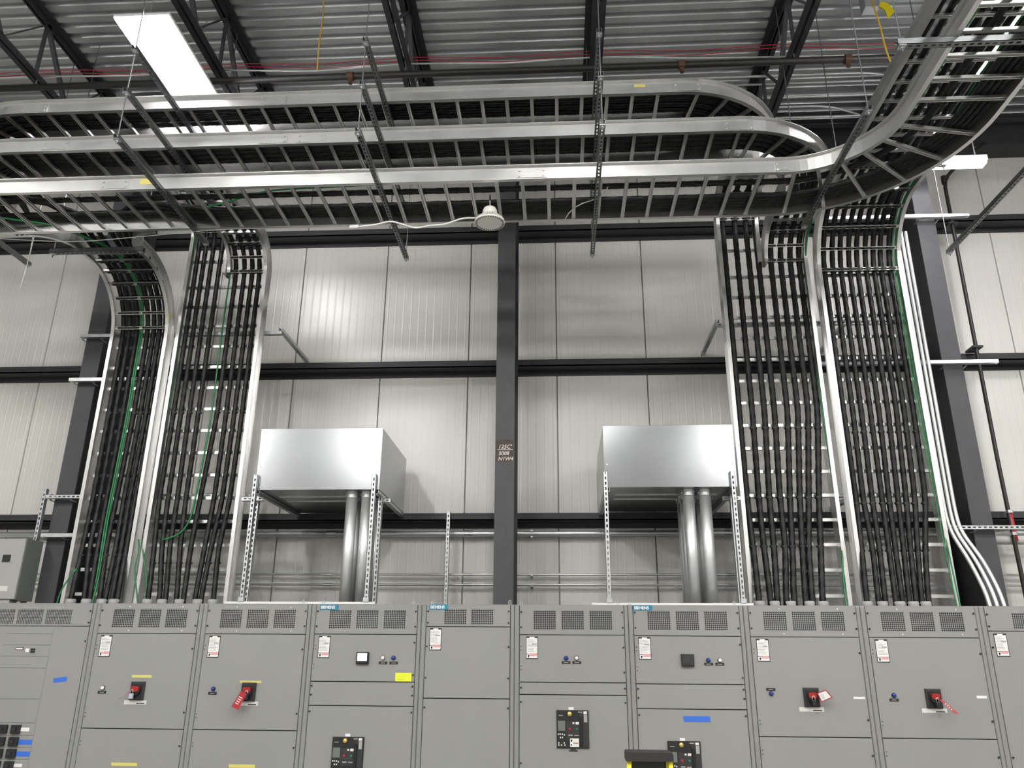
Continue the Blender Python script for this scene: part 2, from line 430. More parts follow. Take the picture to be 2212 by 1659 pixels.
# three stacked horizontal trays
def tier(z, xr, label, s_pos, sticker=None):
    rc = 7.02-TY; t = thing('ladder_cable_tray', label, 'cable tray', (0, TY, z), 'stacked horizontal trays')
    c1 = (xr-rc, 7.02); c0 = (-5.05, 7.02)
    tray_seg(t, st((c0[0], TY, z), (c1[0], TY, z), -Y_, Z_), TW, .2286, .05)
    tray_seg(t, hbend(c1, rc, -PI/2, 0, z), TW, .24, .12)
    tray_seg(t, hbend(c0, rc, -PI/2, -PI, z), TW, .24, .12)
    tray_seg(t, st((xr, 7.02, z), (xr, YF-RV, z), X_, Z_), TW, .2286, .1)
    for x in s_pos: splice(t, (x, TY-TW/2-.0095, z+RH/2), -Y_, X_)
    if sticker: MB().box(sticker-.05, sticker+.05, TY-TW/2-.0075, TY-TW/2-.006, z+.09, z+.12).build('yellow_sticker', M['yellow'], t)
    return t
tier(Z1, R1X, 'topmost of the three stacked ladder trays, curving back to the wall', (-2.6, 1.2, -4.9), .78)
tier(Z2, R2X, 'middle one of the three stacked ladder trays, curving back to the wall', (-2.55, -2.2, 1.62, -4.6))
t = thing('ladder_cable_tray', 'lowest and widest of the three stacked ladder trays, curving forward out of the hall wall', 'cable tray', (0, T3Y, Z3), 'stacked horizontal trays')
C3 = (1.97, 5.22); R3C = T3Y-C3[1]
tray_seg(t, st((-7.2, T3Y, Z3), (C3[0], T3Y, Z3), -Y_, Z_), T3W, .2286, .06)
tray_seg(t, hbend(C3, R3C, PI/2, 0, Z3, 18), T3W, .265, .12)
tray_seg(t, st((C3[0]+R3C, C3[1], Z3), (C3[0]+R3C, 2.6, Z3), X_, Z_), T3W, .2286, .15)
for x in (-3.95, -.2, 2.02): splice(t, (x, T3Y-T3W/2-.0095, Z3+RH/2), -Y_, X_)
MB().box(-3.72, -3.6, T3Y-T3W/2-.0075, T3Y-T3W/2-.006, Z3+.07, Z3+.13).build('yellow_sticker', M['yellow'], t)

# ------------------------------------------------------------------ strut channel
def strut_mesh(b, p0, p1, back, wd=.041):
    # slotted channel from p0 to p1; the slotted web faces 'back'
    p0, p1, back = Vector(p0), Vector(p1), Vector(back).normalized()
    t = (p1-p0).normalized(); n = t.cross(back); h = wd/2; th = .0015
    L = (p1-p0).length
    c0 = p0+back*(h-th); c1 = p1+back*(h-th)
    for s in (-1, 1):
        b.bar(c0+n*s*(h*.67), c1+n*s*(h*.67), n*(h*.33), back*th)                       # web strips beside the slots
        b.bar(p0+n*s*(h-th), p1+n*s*(h-th), n*th, back*h)                               # side walls
        b.bar(p0-back*(h-th)+n*s*(h*.72), p1-back*(h-th)+n*s*(h*.72), n*(h*.28), back*th)  # inturned lips
    d = 0
    while d < L-.001:
        e = min(d+.022, L)
        b.bar(c0+t*d, c0+t*e, n*(h*.36), back*th); d += .05
    return b
def strut(t, p0, p1, back, name='strut_channel', wd=.041, material='galv'):
    return strut_mesh(MB(), p0, p1, back, wd).build(name, M[material], t)
def rod(t, x, y, z0, z1, r=.005): MB().cyl((x, y, z0), (x, y, z1), r, 6).build('threaded_rod', M['galvd'], t)
def nutplate(t, x, y, z): MB().box(x-.024, x+.024, y-.024, y+.024, z-.004, z).cyl((x, y, z-.018), (x, y, z-.004), .011, 6).build('washer_and_nut', M['galv'], t)
def trapeze(x, label, levels, y0=5.14, y1=7.26, back=-Z_):
    t = thing('trapeze_hanger', label, 'hanger', (x, (y0+y1)/2, levels[0]), 'tray trapeze hangers')
    for z in levels:
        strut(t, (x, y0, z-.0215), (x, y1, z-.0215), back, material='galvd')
        for yy in (y0+.03, y1-.03): nutplate(t, x, yy, z-.043)
    for yy in (y0+.03, y1-.03): rod(t, x, yy, levels[0]-.075, 8.39)
ALL = [Z3, Z2, Z1]
trapeze(-5.55, 'tray hanger beside the column next to the wall enclosure', [Z3], 5.14, 7.22)
trapeze(-3.48, 'three-level tray hanger under the glowing lamp', ALL, 5.13, 6.87)
trapeze(-1.535, 'three-level tray hanger above the first galvanised box', ALL)
trapeze(.375, 'three-level tray hanger with slots facing down, above the aisle between the galvanised boxes', ALL)
trapeze(2.355, 'single-level hanger under the start of the forward tray curve', [Z3], 5.07, 6.80)
trapeze(3.95, 'single-level hanger outside the tray curve, near the black pipe', [Z3], 4.1, 7.37)
def xtrapeze(y, x0, x1, z, label):
    t = thing('trapeze_hanger', label, 'hanger', (x0, y, z), 'tray trapeze hangers')
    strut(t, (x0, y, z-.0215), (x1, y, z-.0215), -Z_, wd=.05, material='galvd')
    for xx in (x0+.03, x1-.03): nutplate(t, xx, y, z-.048); rod(t, xx, y, z-.09, 8.39)
xtrapeze(6.95, -5.15, -4.17, Z3-.002, 'short hanger bar under the bend of the narrow riser')
xtrapeze(4.42, 2.30, 3.80, Z3-.002, 'hanger bar crossing under the forward-running trays')
xtrapeze(6.75, 2.72, 3.76, ZU-.002, 'hanger bar under the overhead sweep of the last riser')

# riser support struts and brackets
def support(pts_list, label, clamps=()):
    p0 = pts_list[0][0]; t = thing('strut_bracket', label, 'bracket', p0, 'riser support struts')
    for a, b, bk in pts_list: strut(t, a, b, bk)
    for (x, y, z) in clamps:
        MB().box(x-.006, x+.006, y-.03, y+.075, z-.035, z-.028).box(x-.006, x+.006, y-.03, y-.024, z-.035, z+.035).box(x-.006, x+.006, y-.03, y+.075, z+.028, z+.035).build('beam_clamp', M['galv'], t)
    return t
YS = 7.9735
cl = (-5.318, -5.102)
support([((-5.33, YS, 5.24), (-3.03, YS, 5.24), Z_)], 'slotted strut behind both tray risers just above the middle girt', [(x, 8.02, 5.24) for x in cl])
support([((-5.36, YS, 4.72), (-4.2, YS, 4.72), Z_)], 'slotted strut clamped to the column below the middle girt, behind the narrow riser', [(x, 8.02, 4.72) for x in cl])
support([((-5.34, YS, 3.42), (-2.99, YS, 3.42), -Y_), ((-5.36, 7.95, 2.30), (-5.36, 7.95, 3.50), -Y_)], 'slotted strut frame above the wall enclosure, behind both risers', [(x, 8.02, 3.42) for x in cl])
support([((-5.32, YS, 3.02), (-4.3, YS, 3.02), Z_)], 'slotted strut clamped to the column just above the wall enclosure', [(x, 8.02, 3.02) for x in cl])
cr = (4.029, 4.245)
support([((1.71, YS, 5.25), (3.75, YS, 5.25), -Y_)], 'slotted strut above the middle girt behind the tray risers beside the second galvanised box')
support([((2.6, YS, 6.52), (4.57, YS, 6.52), Z_)], 'highest slotted strut clamped to the column beside the black pipe', [(x, 8.02, 6.52) for x in cr])
support([((2.75, YS, 4.79), (4.555, YS, 4.79), Z_)], 'middle slotted strut clamped to the column beside the black pipe', [(x, 8.02, 4.79) for x in cr])
support([((1.75, YS, 3.40), (3.72, YS, 3.40), -Y_)], 'slotted strut low behind the tray risers beside the second galvanised box')
support([((3.72, YS, 3.08), (4.62, YS, 3.08), -Y_)], 'lowest slotted strut clamped to the column beside the black pipe', [(x, 8.02, 3.08) for x in cr])
support([((-3.05, 7.96, 5.2815), (-3.05, 8.93, 5.2815), -Z_)], 'strut arm reaching back over the middle girt above the first galvanised box')
support([((1.73, 7.96, 5.2915), (1.73, 8.93, 5.2915), -Z_)], 'strut arm reaching back over the middle girt above the second galvanised box')
support([((3.1, 7.96, 5.2915), (3.1, 8.93, 5.2915), -Z_)], 'strut arm reaching back to the wall behind the last riser, above the middle girt')
support([((3.0, 7.96, 3.4415), (3.0, 8.93, 3.4415), -Z_)], 'strut arm reaching back to the wall behind the last riser, above the lowest girt')
support([((-1.214, 8.75-.02, 2.0), (-1.214, 8.75-.02, 3.39), -Y_)], 'upright slotted strut on the wall beside the middle column')

# ------------------------------------------------------------------ power cables
YC = 7.875
R12 = dict(top=[1.851,1.982,2.105,2.205,2.335,2.44,2.542,2.635], mid=[1.847,1.962,2.064,2.168,2.263,2.356,2.444,2.539], low=[1.853,1.954,2.048,2.156,2.22,2.314,2.371,2.485], bot=[1.838,1.945,2.005,2.085,2.155,2.26,2.32,2.413])
R3 = dict(top=[2.892,2.983,3.067,3.157,3.241,3.331,3.414,3.489,3.58], mid=[2.895,2.961,3.048,3.143,3.208,3.295,3.374,3.454,3.555], low=[2.864,2.968,3.03,3.116,3.176,3.253,3.315,3.38,3.451], bot=[2.81,2.915,2.975,3.070,3.130,3.19,3.25,3.302,3.36])
T1 = dict(top=[-4.787,-4.718,-4.633,-4.511,-4.44,-4.375,-4.31], mid=[-4.786,-4.719,-4.645,-4.542,-4.46,-4.401,-4.342], low=[-4.772,-4.699,-4.613,-4.526,-4.426,-4.37,-4.315], bot=[-4.734,-4.60,-4.545,-4.445,-4.39,-4.325,-4.27])
T2 = dict(top=[-4.075,-3.995,-3.905,-3.805,-3.601,-3.503,-3.413,-3.33], mid=[-4.085,-3.996,-3.894,-3.806,-3.66,-3.514,-3.426,-3.346], low=[-4.031,-3.953,-3.874,-3.767,-3.66,-3.518,-3.454,-3.375], bot=[-3.964,-3.85,-3.79,-3.682,-3.613,-3.499,-3.44,-3.318])
def lower(d, i, zt):
    jit = random.uniform(-.006, .006)
    return [V(d['bot'][i], 7.72, 2.20), V(d['bot'][i], 7.72, 2.40), V(d['low'][i], 7.82, 2.86), V(d['mid'][i], YC+jit, 3.34), V((d['mid'][i]+d['top'][i])/2, YC+jit, 3.8), V(d['top'][i], YC, 4.25), V(d['top'][i], YC, zt)]
def vcurve(x, zb, r): # cable centre line through the vertical bend
    rr = r+(YC-YF); c = V(x, YF-r, zb-r)
    return arc(c, 0, PI/2, rr, Y_, Z_, 10)
def make_cable(pts, r, label, group, ties=(), bend_ties=None, lobes=4, name='power_cable'):
    p = smooth_path(pts, .06, 5)
    mb = MB().tube(p, r*1.08, 16, lobes, 11.0, random.uniform(0, 6))
    o = mb.build(name, M['cable'], None, True, loc=p[0]); tag(o, label, 'cable', group)
    for z in ties:
        q = min(p, key=lambda v: abs(v.z-z)+abs(v.y-YC))
        MB().lathe((q.x, q.y+.008, z), [(r*1.15, -.008), (r*1.3, -.008), (r*1.3, .008), (r*1.15, .008)], 10).build('cable_tie', M['tie'], o)
    if bend_ties:
        x, zb, rb, angs = bend_ties
        for a in angs:
            d = V(0, math.cos(a), math.sin(a)); c = V(x, YF-rb, zb-rb)+d*(rb+.045)
            tt = V(0, -math.sin(a), math.cos(a))
            MB().lathe(c, [(.040, -.011), (.047, -.011), (.047, .011), (.040, .011)], 10, tt).build('cable_tie', M['tie'], o)
    return o
ORD = ['first', 'second', 'third', 'fourth', 'fifth', 'sixth', 'seventh', 'eighth', 'ninth']
ANG1 = [(.1+.13*k)/.305 for k in range(3)]; ANG2 = [(.02+.15*k)/.305 for k in range(3)]
XEND = -7.0
def ztop(z, r): return z+.05+r
# risers beside the second galvanised box -> upper tiers -> left
rc = 7.02-TY
for i in range(8):
    up_ = i < 4; x = R12['top'][i]; z = Z1 if up_ else Z2; xr = R1X if up_ else R2X; r = .029
    off = (x-xr)*.62; cx = xr-rc
    zz = z+(YC-YF)
    pts = lower(R12, i, z-RV)+vcurve(x, z, RV)+[V(xr+off, 7.05, zz)]+arc((cx, 7.02, zz), 0, -PI/2, rc+off, X_, Y_, 12)
    yt = 7.02-(rc+off)
    pts += [V(-2.0, yt+random.uniform(-.01, .01), zz+.004), V(-5.05, yt, zz+.004)]+arc((-5.05, 7.02, zz+.004), PI*1.5, PI, rc+off, X_, Y_, 10)+[V(-5.05-rc-off, 7.5, zz+.004)]
    make_cable(pts, r, '%s black cable from the second galvanised box in its wide riser, to the %s tray' % (ORD[i], 'topmost' if up_ else 'middle'),
               'cables to the %s tray' % ('topmost' if up_ else 'middle'), (4.07, 3.36, 2.88), (x, z, RV, ANG1 if up_ else ANG2))
# second layer bundles lying along the two upper tiers
for z, nm in ((Z1, 'topmost'), (Z2, 'middle')):
    for k, yy in enumerate((6.02, 6.09, 6.16, 6.23)):
        zz = z+.05+.029+.012+(.045 if k % 2 else .058)
        zz = z+.135+.012*(k % 2)
        pts = [V(1.6, yy+.25, zz), V(1.1, yy+.03, zz), V(-1, yy+random.uniform(-.012, .012), zz), V(-3.2, yy, zz+.01), V(-4.9, yy, zz), V(-5.6, yy+.3, zz), V(-5.9, 7.3, zz)]
        make_cable(pts, .027, 'black twisted cable lying along the %s stacked tray, ending before the riser' % nm, 'loose cables along the %s tray' % nm)
# risers beside the first galvanised box -> upper tiers -> left
for i in range(8):
    up_ = i < 4; x = T2['top'][i]; z = Z1 if up_ else Z2; r = .025
    zz = z+(YC-YF)
    yy = 6.05+.08*(i % 4)
    rad = .30
    pts = lower(T2, i, z-RV)+vcurve(x, z, RV)+[V(x, 7.0, zz), V(x, 6.68, z+.185), V(x, yy+rad, z+.19)]+arc((x-rad, yy+rad, z+.19), 0, -PI/2, rad, X_, Y_, 6)
    pts += [V(-4.9, yy, z+.19), V(-5.5, yy+.35, z+.18), V(-5.75, 7.3, z+.18)]
    make_cable(pts, r, '%s black cable from the first galvanised box in its wide riser, to the %s tray' % (ORD[7-i], 'topmost' if up_ else 'middle'),
               'cables from the first wide riser to the %s tray' % ('topmost' if up_ else 'middle'), (4.30, 3.13, 2.72), (x, z, RV, ANG1 if up_ else ANG2))
# narrow riser -> lowest tier, some to either side
ANGB = [(.1+.16*k)/.61 for k in range(6)]
c3 = V(C3[0], C3[1], 0)
for i in range(7):
    x = T1['top'][i]; r = .025; zz = Z3+(YC-YF)
    pts = lower(T1, i, Z3-RB)+vcurve(x, Z3, RB)+[V(x, 7.1, zz)]; zo = Z3+.186
    if i < 3:
        yy = 6.18+.07*i; rad = .45
        pts += [V(x, yy+rad, zo)]+arc((x-rad, yy+rad, zo), 0, -PI/2, rad, X_, Y_, 8)+[V(x-rad-.5, yy, zz+.06), V(-7.0, yy, zz+.06)]
    else:
        yy = 6.395+.05*(6-i); rad = .42
        pts += [V(x, min(yy+rad, 6.8), zo)]+arc((x+rad, yy+rad, zo), PI, PI*1.5, rad, X_, Y_, 8)+[V(x+rad+.6, yy, zz+.003)]
        pts += [V(-1.5, yy+random.uniform(-.012, .012), zz+.003), V(C3[0], yy, zz+.003)]+arc((C3[0], C3[1], zz+.003), PI/2, 0, yy-C3[1], X_, Y_, 16)+[V(C3[0]+yy-C3[1], 2.7, zz+.003)]
    make_cable(pts, r, '%s black cable from the wall enclosure in the narrow riser, turning %s' % (ORD[i], 'back past the enclosure' if i < 3 else 'towards the tray curve'),
               'cables of the narrow riser, %s' % ('outward' if i < 3 else 'towards the curve'), (4.30, 3.13, 2.8), (x, Z3, RB, ANGB))
for k, yy in enumerate((6.175, 6.495, 6.558)):
    zz = Z3+.05+.027+(0 if k == 0 else .05)
    pts = [V(-7.0, yy, zz), V(-3.5, yy, zz), V(-1, yy+random.uniform(-.015, .015), zz), V(C3[0], yy, zz)]+arc((C3[0], C3[1], zz), PI/2, 0, yy-C3[1], X_, Y_, 16)+[V(C3[0]+yy-C3[1], 2.7, zz)]
    make_cable(pts, .026, 'single black cable lying apart from the bundle along the lowest stacked tray' if k == 0 else 'black twisted cable bundled along the far rail of the lowest stacked tray', 'through cables of the lowest tray')
# last riser -> forward overhead
ANGU = [(.02+.22*k)/.61 for k in range(5)]
for i in range(9):
    x = R3['top'][i]; zz = ZU+(YC-YF)
    pts = lower(R3, i, ZU-RB)+vcurve(x, ZU, RB)+[V(x, 5.5, zz), V(x, 3.3, zz)]
    make_cable(pts, .026, '%s black cable from the three bent conduits in the last riser' % ORD[8-i], 'cables of the last riser', (4.02, 3.3, 2.84), (x, ZU, RB, ANGU))
# green ground wires
def green(pts, label, r=.009, passes=8):
    p = smooth_path(pts, .05, passes); tag(MB().tube(p, r, 6).build('ground_wire', M['green'], None, True, loc=p[0]), label, 'wire', 'green ground wires')
for k, dx in enumerate((0, .022)):
    green([V(-4.53+dx, 7.70, 2.25), V(-4.545+dx, 7.78, 2.6), V(-4.588+dx, 7.83, 3.13), V(-4.56+dx, 7.83, 4.2), V(-4.575+dx, 7.84, 5.16)]+arc((-4.575+dx, YF-RB, Z3-RB), 0, PI/2, RB+.05, Y_, Z_, 8)+[V(-4.6+dx, 7.0, 5.82), V(-4.9+dx, 6.6, 5.84), V(-5.6, 6.35, 5.84), V(-7.0, 6.3, 5.84)],
          'green ground wire down the middle of the narrow riser, %s' % ('on the enclosure side', 'on the wide riser side')[k], .009)
green([V(-3.99, 7.70, 2.25), V(-4.0, 7.75, 2.5), V(-4.17, 7.82, 2.92), V(-4.128, 7.83, 3.22), V(-4.118, 7.83, 4.25), V(-4.12, 7.85, 5.3), V(-4.12, 7.85, 6.3), V(-4.1, 7.7, 6.6), V(-4.1, 7.2, 6.75)], 'green ground wire along the outer rail of the wide riser beside the first galvanised box')
green([V(-3.93, 7.76, 2.94), V(-3.85, 7.79, 2.97), V(-3.755, 7.81, 2.99), V(-3.69, 7.81, 3.17), V(-3.64, 7.83, 4.15), V(-3.655, 7.84, 5.43), V(-3.66, 7.86, 6.0), V(-3.66, 7.7, 6.2), V(-3.66, 7.2, 6.32)], 'green ground wire down the middle of the wide riser beside the first galvanised box')
green([V(-4.18, 7.77, 2.95), V(-4.12, 7.74, 2.8), V(-4.17, 7.72, 2.68), V(-4.10, 7.72, 2.5), V(-4.05, 7.72, 2.28)], 'loose green ground wire loop at the foot of the wide riser', .007)
green([V(-4.69, 7.66, 2.66), V(-4.75, 7.62, 2.53), V(-4.80, 7.60, 2.40), V(-4.79, 7.60, 2.27)], 'short green ground wire bowing out at the foot of the narrow riser', .007)
green([V(2.62, 7.70, 2.25), V(2.63, 7.75, 2.5), V(2.685, 7.82, 2.89), V(2.668, 7.83, 4.28), V(2.69, 7.85, 5.5), V(2.69, 7.85, 5.9), V(2.69, 7.7, 6.15), V(2.69, 7.2, 6.3)], 'green ground wire in the wide riser beside the second galvanised box')
for k in range(2):
    dx = .03*k
    green([V(3.60+dx, 7.70, 2.25), V(3.61+dx, 7.75, 2.5), V(3.62+dx, 7.8, 2.9), V(3.63+dx*.6, 7.83, 3.2), V(3.60+dx, 7.83, 4.17), V(3.605+dx, 7.84, 5.78)]+arc((3.605+dx, YF-RB, ZU-RB), 0, PI/2, RB+.05, Y_, Z_, 8)+[V(3.55+dx, 5.5, 6.46), V(3.55+dx, 3.3, 6.46)],
          'green ground wire in the last riser, %s' % ('next to the cables', 'against the outer rail')[k], .0065)
green([V(-3.6, 6.5, 5.86), V(-2.6, 6.12, 5.86), V(-1.2, 6.03, 5.84), V(0.6, 5.99, 5.84), V(1.9, 5.99, 5.84)]+arc((C3[0], C3[1], 5.84), PI/2, 0, .78, X_, Y_, 10)+[V(2.76, 3, 5.84)], 'green ground wire along the near rail of the lowest stacked tray')

# ------------------------------------------------------------------ switchboard line-up
BX = [-5.16, -4.084, -3.119, -2.154, -1.189, -.387, .578, 1.543, 2.508, 3.473, 4.44]
FY, TOPZ = 7.071, 2.286
def hole_grid(nx, nz, w_, h_):
    mb = MB(); cw, ch = w_/nx, h_/nz; r = min(cw, ch)*.41
    oct_ = [(math.cos(PI/8+PI/4*k)*r, math.sin(PI/8+PI/4*k)*r) for k in range(8)]
    for i in range(nx):
        for j in range(nz):
            cx, cz = (i+.5)*cw, (j+.5)*ch; hw, hh = cw/2, ch/2
            o = len(mb.v)
            outer = [(hw, hh*.41), (hw*.41, hh), (-hw*.41, hh), (-hw, hh*.41), (-hw, -hh*.41), (-hw*.41, -hh), (hw*.41, -hh), (hw, -hh*.41)]
            mb.v += [(cx+a, 0, cz+b) for a, b in oct_]+[(cx+a, 0, cz+b) for a, b in outer]
            corners = [(hw, hh), (-hw, hh), (-hw, -hh), (hw, -hh)]
            mb.v += [(cx+a, 0, cz+b) for a, b in corners]
            for k in range(8): mb.f.append((o+k, o+8+k, o+8+(k+1) % 8, o+(k+1) % 8))
            for q, k in enumerate((0, 2, 4, 6)): mb.f.append((o+8+k, o+16+q, o+8+k+1))
    return mb
GR = {k: hole_grid(*k).mesh('vent_grille', M['grey']) for k in ((12, 10, .19, .152), (12, 8, .19, .122), (16, 10, .235, .122))}
def plate_with_windows(x0, x1, z0, z1, wins, y0, y1):
    mb = MB(); zs = (wins[0][2], wins[0][3])
    mb.box(x0, x1, y0, y1, z0, zs[0]); mb.box(x0, x1, y0, y1, zs[1], z1)
    xs = [x0]+[v for wn in wins for v in wn[:2]]+[x1]
    for a, b in zip(xs[0::2], xs[1::2]): mb.box(a, b, y0, y1, zs[0], zs[1])
    return mb
def warning_label(t, x, zt, w_=.102, h_=.18):
    b = MB().box(x, x+w_, FY-.0015, FY, zt-h_, zt).build('warning_label', M['black'], t, label='black-bordered warning sticker')
    MB().box(x+.005, x+w_-.005, FY-.0022, FY-.0015, zt-h_*.765, zt-.012).box(x+.03, x+w_-.03, FY-.0022, FY-.0015, zt-.012, zt-.003).build('white_field', M['white'], b)
    MB().box(x+.005, x+w_-.005, FY-.0022, FY-.0015, zt-h_+.007, zt-h_*.79).build('white_field', M['white'], b)
    p = MB(); random.seed(int(abs(x)*1000))
    for k in range(9):
        zz = zt-.025-k*.0115; p.box(x+.012, x+w_-.012-random.uniform(0, .03), FY-.0026, FY-.0022, zz-.0035, zz)
    p.box(x+.05, x+w_-.012, FY-.0027, FY-.0022, zt-.066, zt-.055)
    p.build('printed_lines', M['print_'], b)
    MB().box(x+.035, x+w_-.01, FY-.0026, FY-.0022, zt-h_*.87, zt-h_*.80).box(x+.035, x+w_-.01, FY-.0026, FY-.0022, zt-h_*.785, zt-h_*.75).build('red_print', M['pink'], b)
    MB().cyl((x+.022, FY-.0028, zt-h_*.86), (x+.022, FY-.0022, zt-h_*.86), .008, 8).box(x+.017, x+.025, FY-.0028, FY-.0022, zt-h_*.94, zt-h_*.86).build('pictogram', M['black'], b)
def pilot(t, x, z, m_):
    b = MB().lathe((x, FY, z), [(.016, 0), (.018, -.0), (.018, -.008), (.015, -.010), (.0, -.010)][1:], 16, (0, 1, 0))
    MB().lathe((x, FY, z), [(.019, 0), (.019, -.006)], 16, (0, 1, 0)).build('pilot_bezel', M['blackm'], t)
    MB().lathe((x, FY, z), [(.015, -.006), (.015, -.016), (.011, -.020), (.001, -.021)], 16, (0, 1, 0)).build('pilot_light', m_, t, True)
def nameplate(t, x, z, w_=.073, h_=.022):
    b = MB().box(x, x+w_, FY-.002, FY, z-h_, z).build('nameplate', M['black'], t)
    MB().box(x+.018, x+w_-.018, FY-.0026, FY-.002, z-h_*.62, z-h_*.4).build('engraved_line', M['print_'], b)
def badge(t, x, z):
    b = MB().box(x, x+.163, FY-.004, FY, z-.041, z).build('brand_badge', M['teal'], t, label='small teal name badge with white capitals')
    text('SIEMENS', .0335, M['white'], b, (x+.0095, FY-.0045, z-.0325), 'lettering', .0011)
def handle(t, x, z):     # x,z top-left of the 0.12 x 0.145 plate
    p = MB().cbox(x, x+.122, FY-.02, FY, z-.147, z, .006).build('handle_plate', M['blackm'], t)
    MB().box(x+.014, x+.108, FY-.024, FY-.02, z-.14, z-.018).build('inner_plate', M['black'], p)
    MB().lathe((x+.061, FY-.02, z-.075), [(.036, 0), (.036, -.02), (.03, -.03), (.001, -.031)], 20, (0, 1, 0)).build('rotary_boss', M['black'], p, True)
    hb = MB(); pr = [(-.026, .026), (.026, .026), (.033, .012), (.029, -.008), (.014, -.018), (-.014, -.018), (-.029, -.008), (-.033, .012)]
    hb.poly([(x+.061+a, FY-.062, z-.062+b) for a, b in pr], (0, .034, 0)).build('red_handle', M['red'], p)
def wlabel(t, x, z, w_=.195, h_=.033):
    b = MB().box(x, x+w_, FY-.0015, FY, z-h_, z).build('white_label', M['offwhite'], t)
    MB().box(x+w_*.55, x+w_*.92, FY-.002, FY-.0015, z-h_*.85, z-h_*.6).build('printed_line', M['black'], b)
def tape(t, x0, z0, x1, z1, m_, name='tape_strip', skew=0, label=None):
    MB().poly([(x0, FY-.002, z1), (x1, FY-.002, z1+skew), (x1+.004, FY-.002, z0+skew), (x0+.006, FY-.002, z0)], (0, .0018, 0)).build(name, m_, t, label=label)
def breaker(t, x, z, sticker=False):   # top-left; .26 wide, .285 high
    W_, H = .262, .285
    p = MB().cbox(x, x+W_, FY-.014, FY, z-H, z, .004).build('circuit_breaker', M['black'], t, label='black drawout circuit breaker face')
    MB().box(x+.175*W_/.26+.01, x+W_-.006, FY-.017, FY-.014, z-H+.006, z-.006).build('side_cover', M['blackm'], p)
    MB().box(x+.078, x+.186, FY-.017, FY-.014, z-H+.07, z-.085).build('control_field', M['blackm'], p)
    MB().box(x+.01, x+.07, FY-.0165, FY-.014, z-.155, z-.08).build('display_screen', M['lcd'], p)
    MB().lathe((x+.107, FY-.014, z-.028), [(.019, 0), (.019, -.01), (.014, -.016), (.001, -.017)], 16, (0, 1, 0)).build('key_lock', M['gold'], p, True)
    MB().cbox(x+.19, x+.211, FY-.034, FY-.014, z-H+.02, z-.05, .006).build('charging_grip', M['black'], p)
    for (cx, cz, mm) in ((.107, .142, 'redtag'), (.165, .142, 'greenb')):
        MB().lathe((x+cx, FY-.017, z-cz), [(.011, 0), (.011, -.006), (.001, -.007)], 12, (0, 1, 0)).build('push_button', M[mm], p)
    wm = MB()
    for (a, b, c_, d_) in ((.13, .145, .09, .103), (.155, .182, .088, .106)): wm.box(x+a, x+b, FY-.0185, FY-.017, z-d_, z-c_)
    for (a, b, c_, d_) in ((.22, .248, .008, .026),): wm.box(x+a, x+b, FY-.019, FY-.017, z-d_, z-c_)
    wm.build('white_tags', M['white'], p)['kind'] = 'stuff'
    gm = MB()
    for (a, b, c_, d_) in ((.018, .052, .038, .043), (.175, .211, .010, .017), (.095, .13, .183, .192), (.143, .18, .186, .192), (.222, .25, .03, .09)): gm.box(x+a, x+b, FY-.019, FY-.0141, z-d_, z-c_)
    gm.build('small_labels', M['print_'], p)['kind'] = 'stuff'
    km = MB()
    for (a, c_) in ((.01, .175), (.024, .175), (.042, .175), (.058, .18), (.026, .2), (.043, .2), (.012, .24), (.012, .256), (.034, .256), (.056, .24), (.062, .256)):
        km.box(x+a, x+a+.009, FY-.0165, FY-.014, z-c_-.011, z-c_)
    km.build('key_pad', M['offwhite'], p)['kind'] = 'stuff'
    MB().box(x+.10, x+.142, FY-.0015, FY, z+.002, z+.023).build('white_label', M['white'], p)
    if sticker:
        s_ = MB().box(x+.108, x+.18, FY-.019, FY-.014, z-H+.01, z-H+.074).build('warning_sticker', M['white'], p)
        MB().box(x+.133, x+.174, FY-.0195, FY-.019, z-H+.036, z-H+.042).build('red_print', M['redtag'], s_)
        MB().box(x+.113, x+.126, FY-.0195, FY-.019, z-H+.05, z-H+.066).box(x+.113, x+.123, FY-.0195, FY-.019, z-H+.02, z-H+.032).build('pictogram', M['black'], s_)
        MB().box(x+.11, x+.155, FY-.0015, FY, z-H-.013, z-H-.005).box(x+.098, x+.168, FY-.0015, FY, z-H-.025, z-H-.014).build('engraved_note', M['blackm'], p)
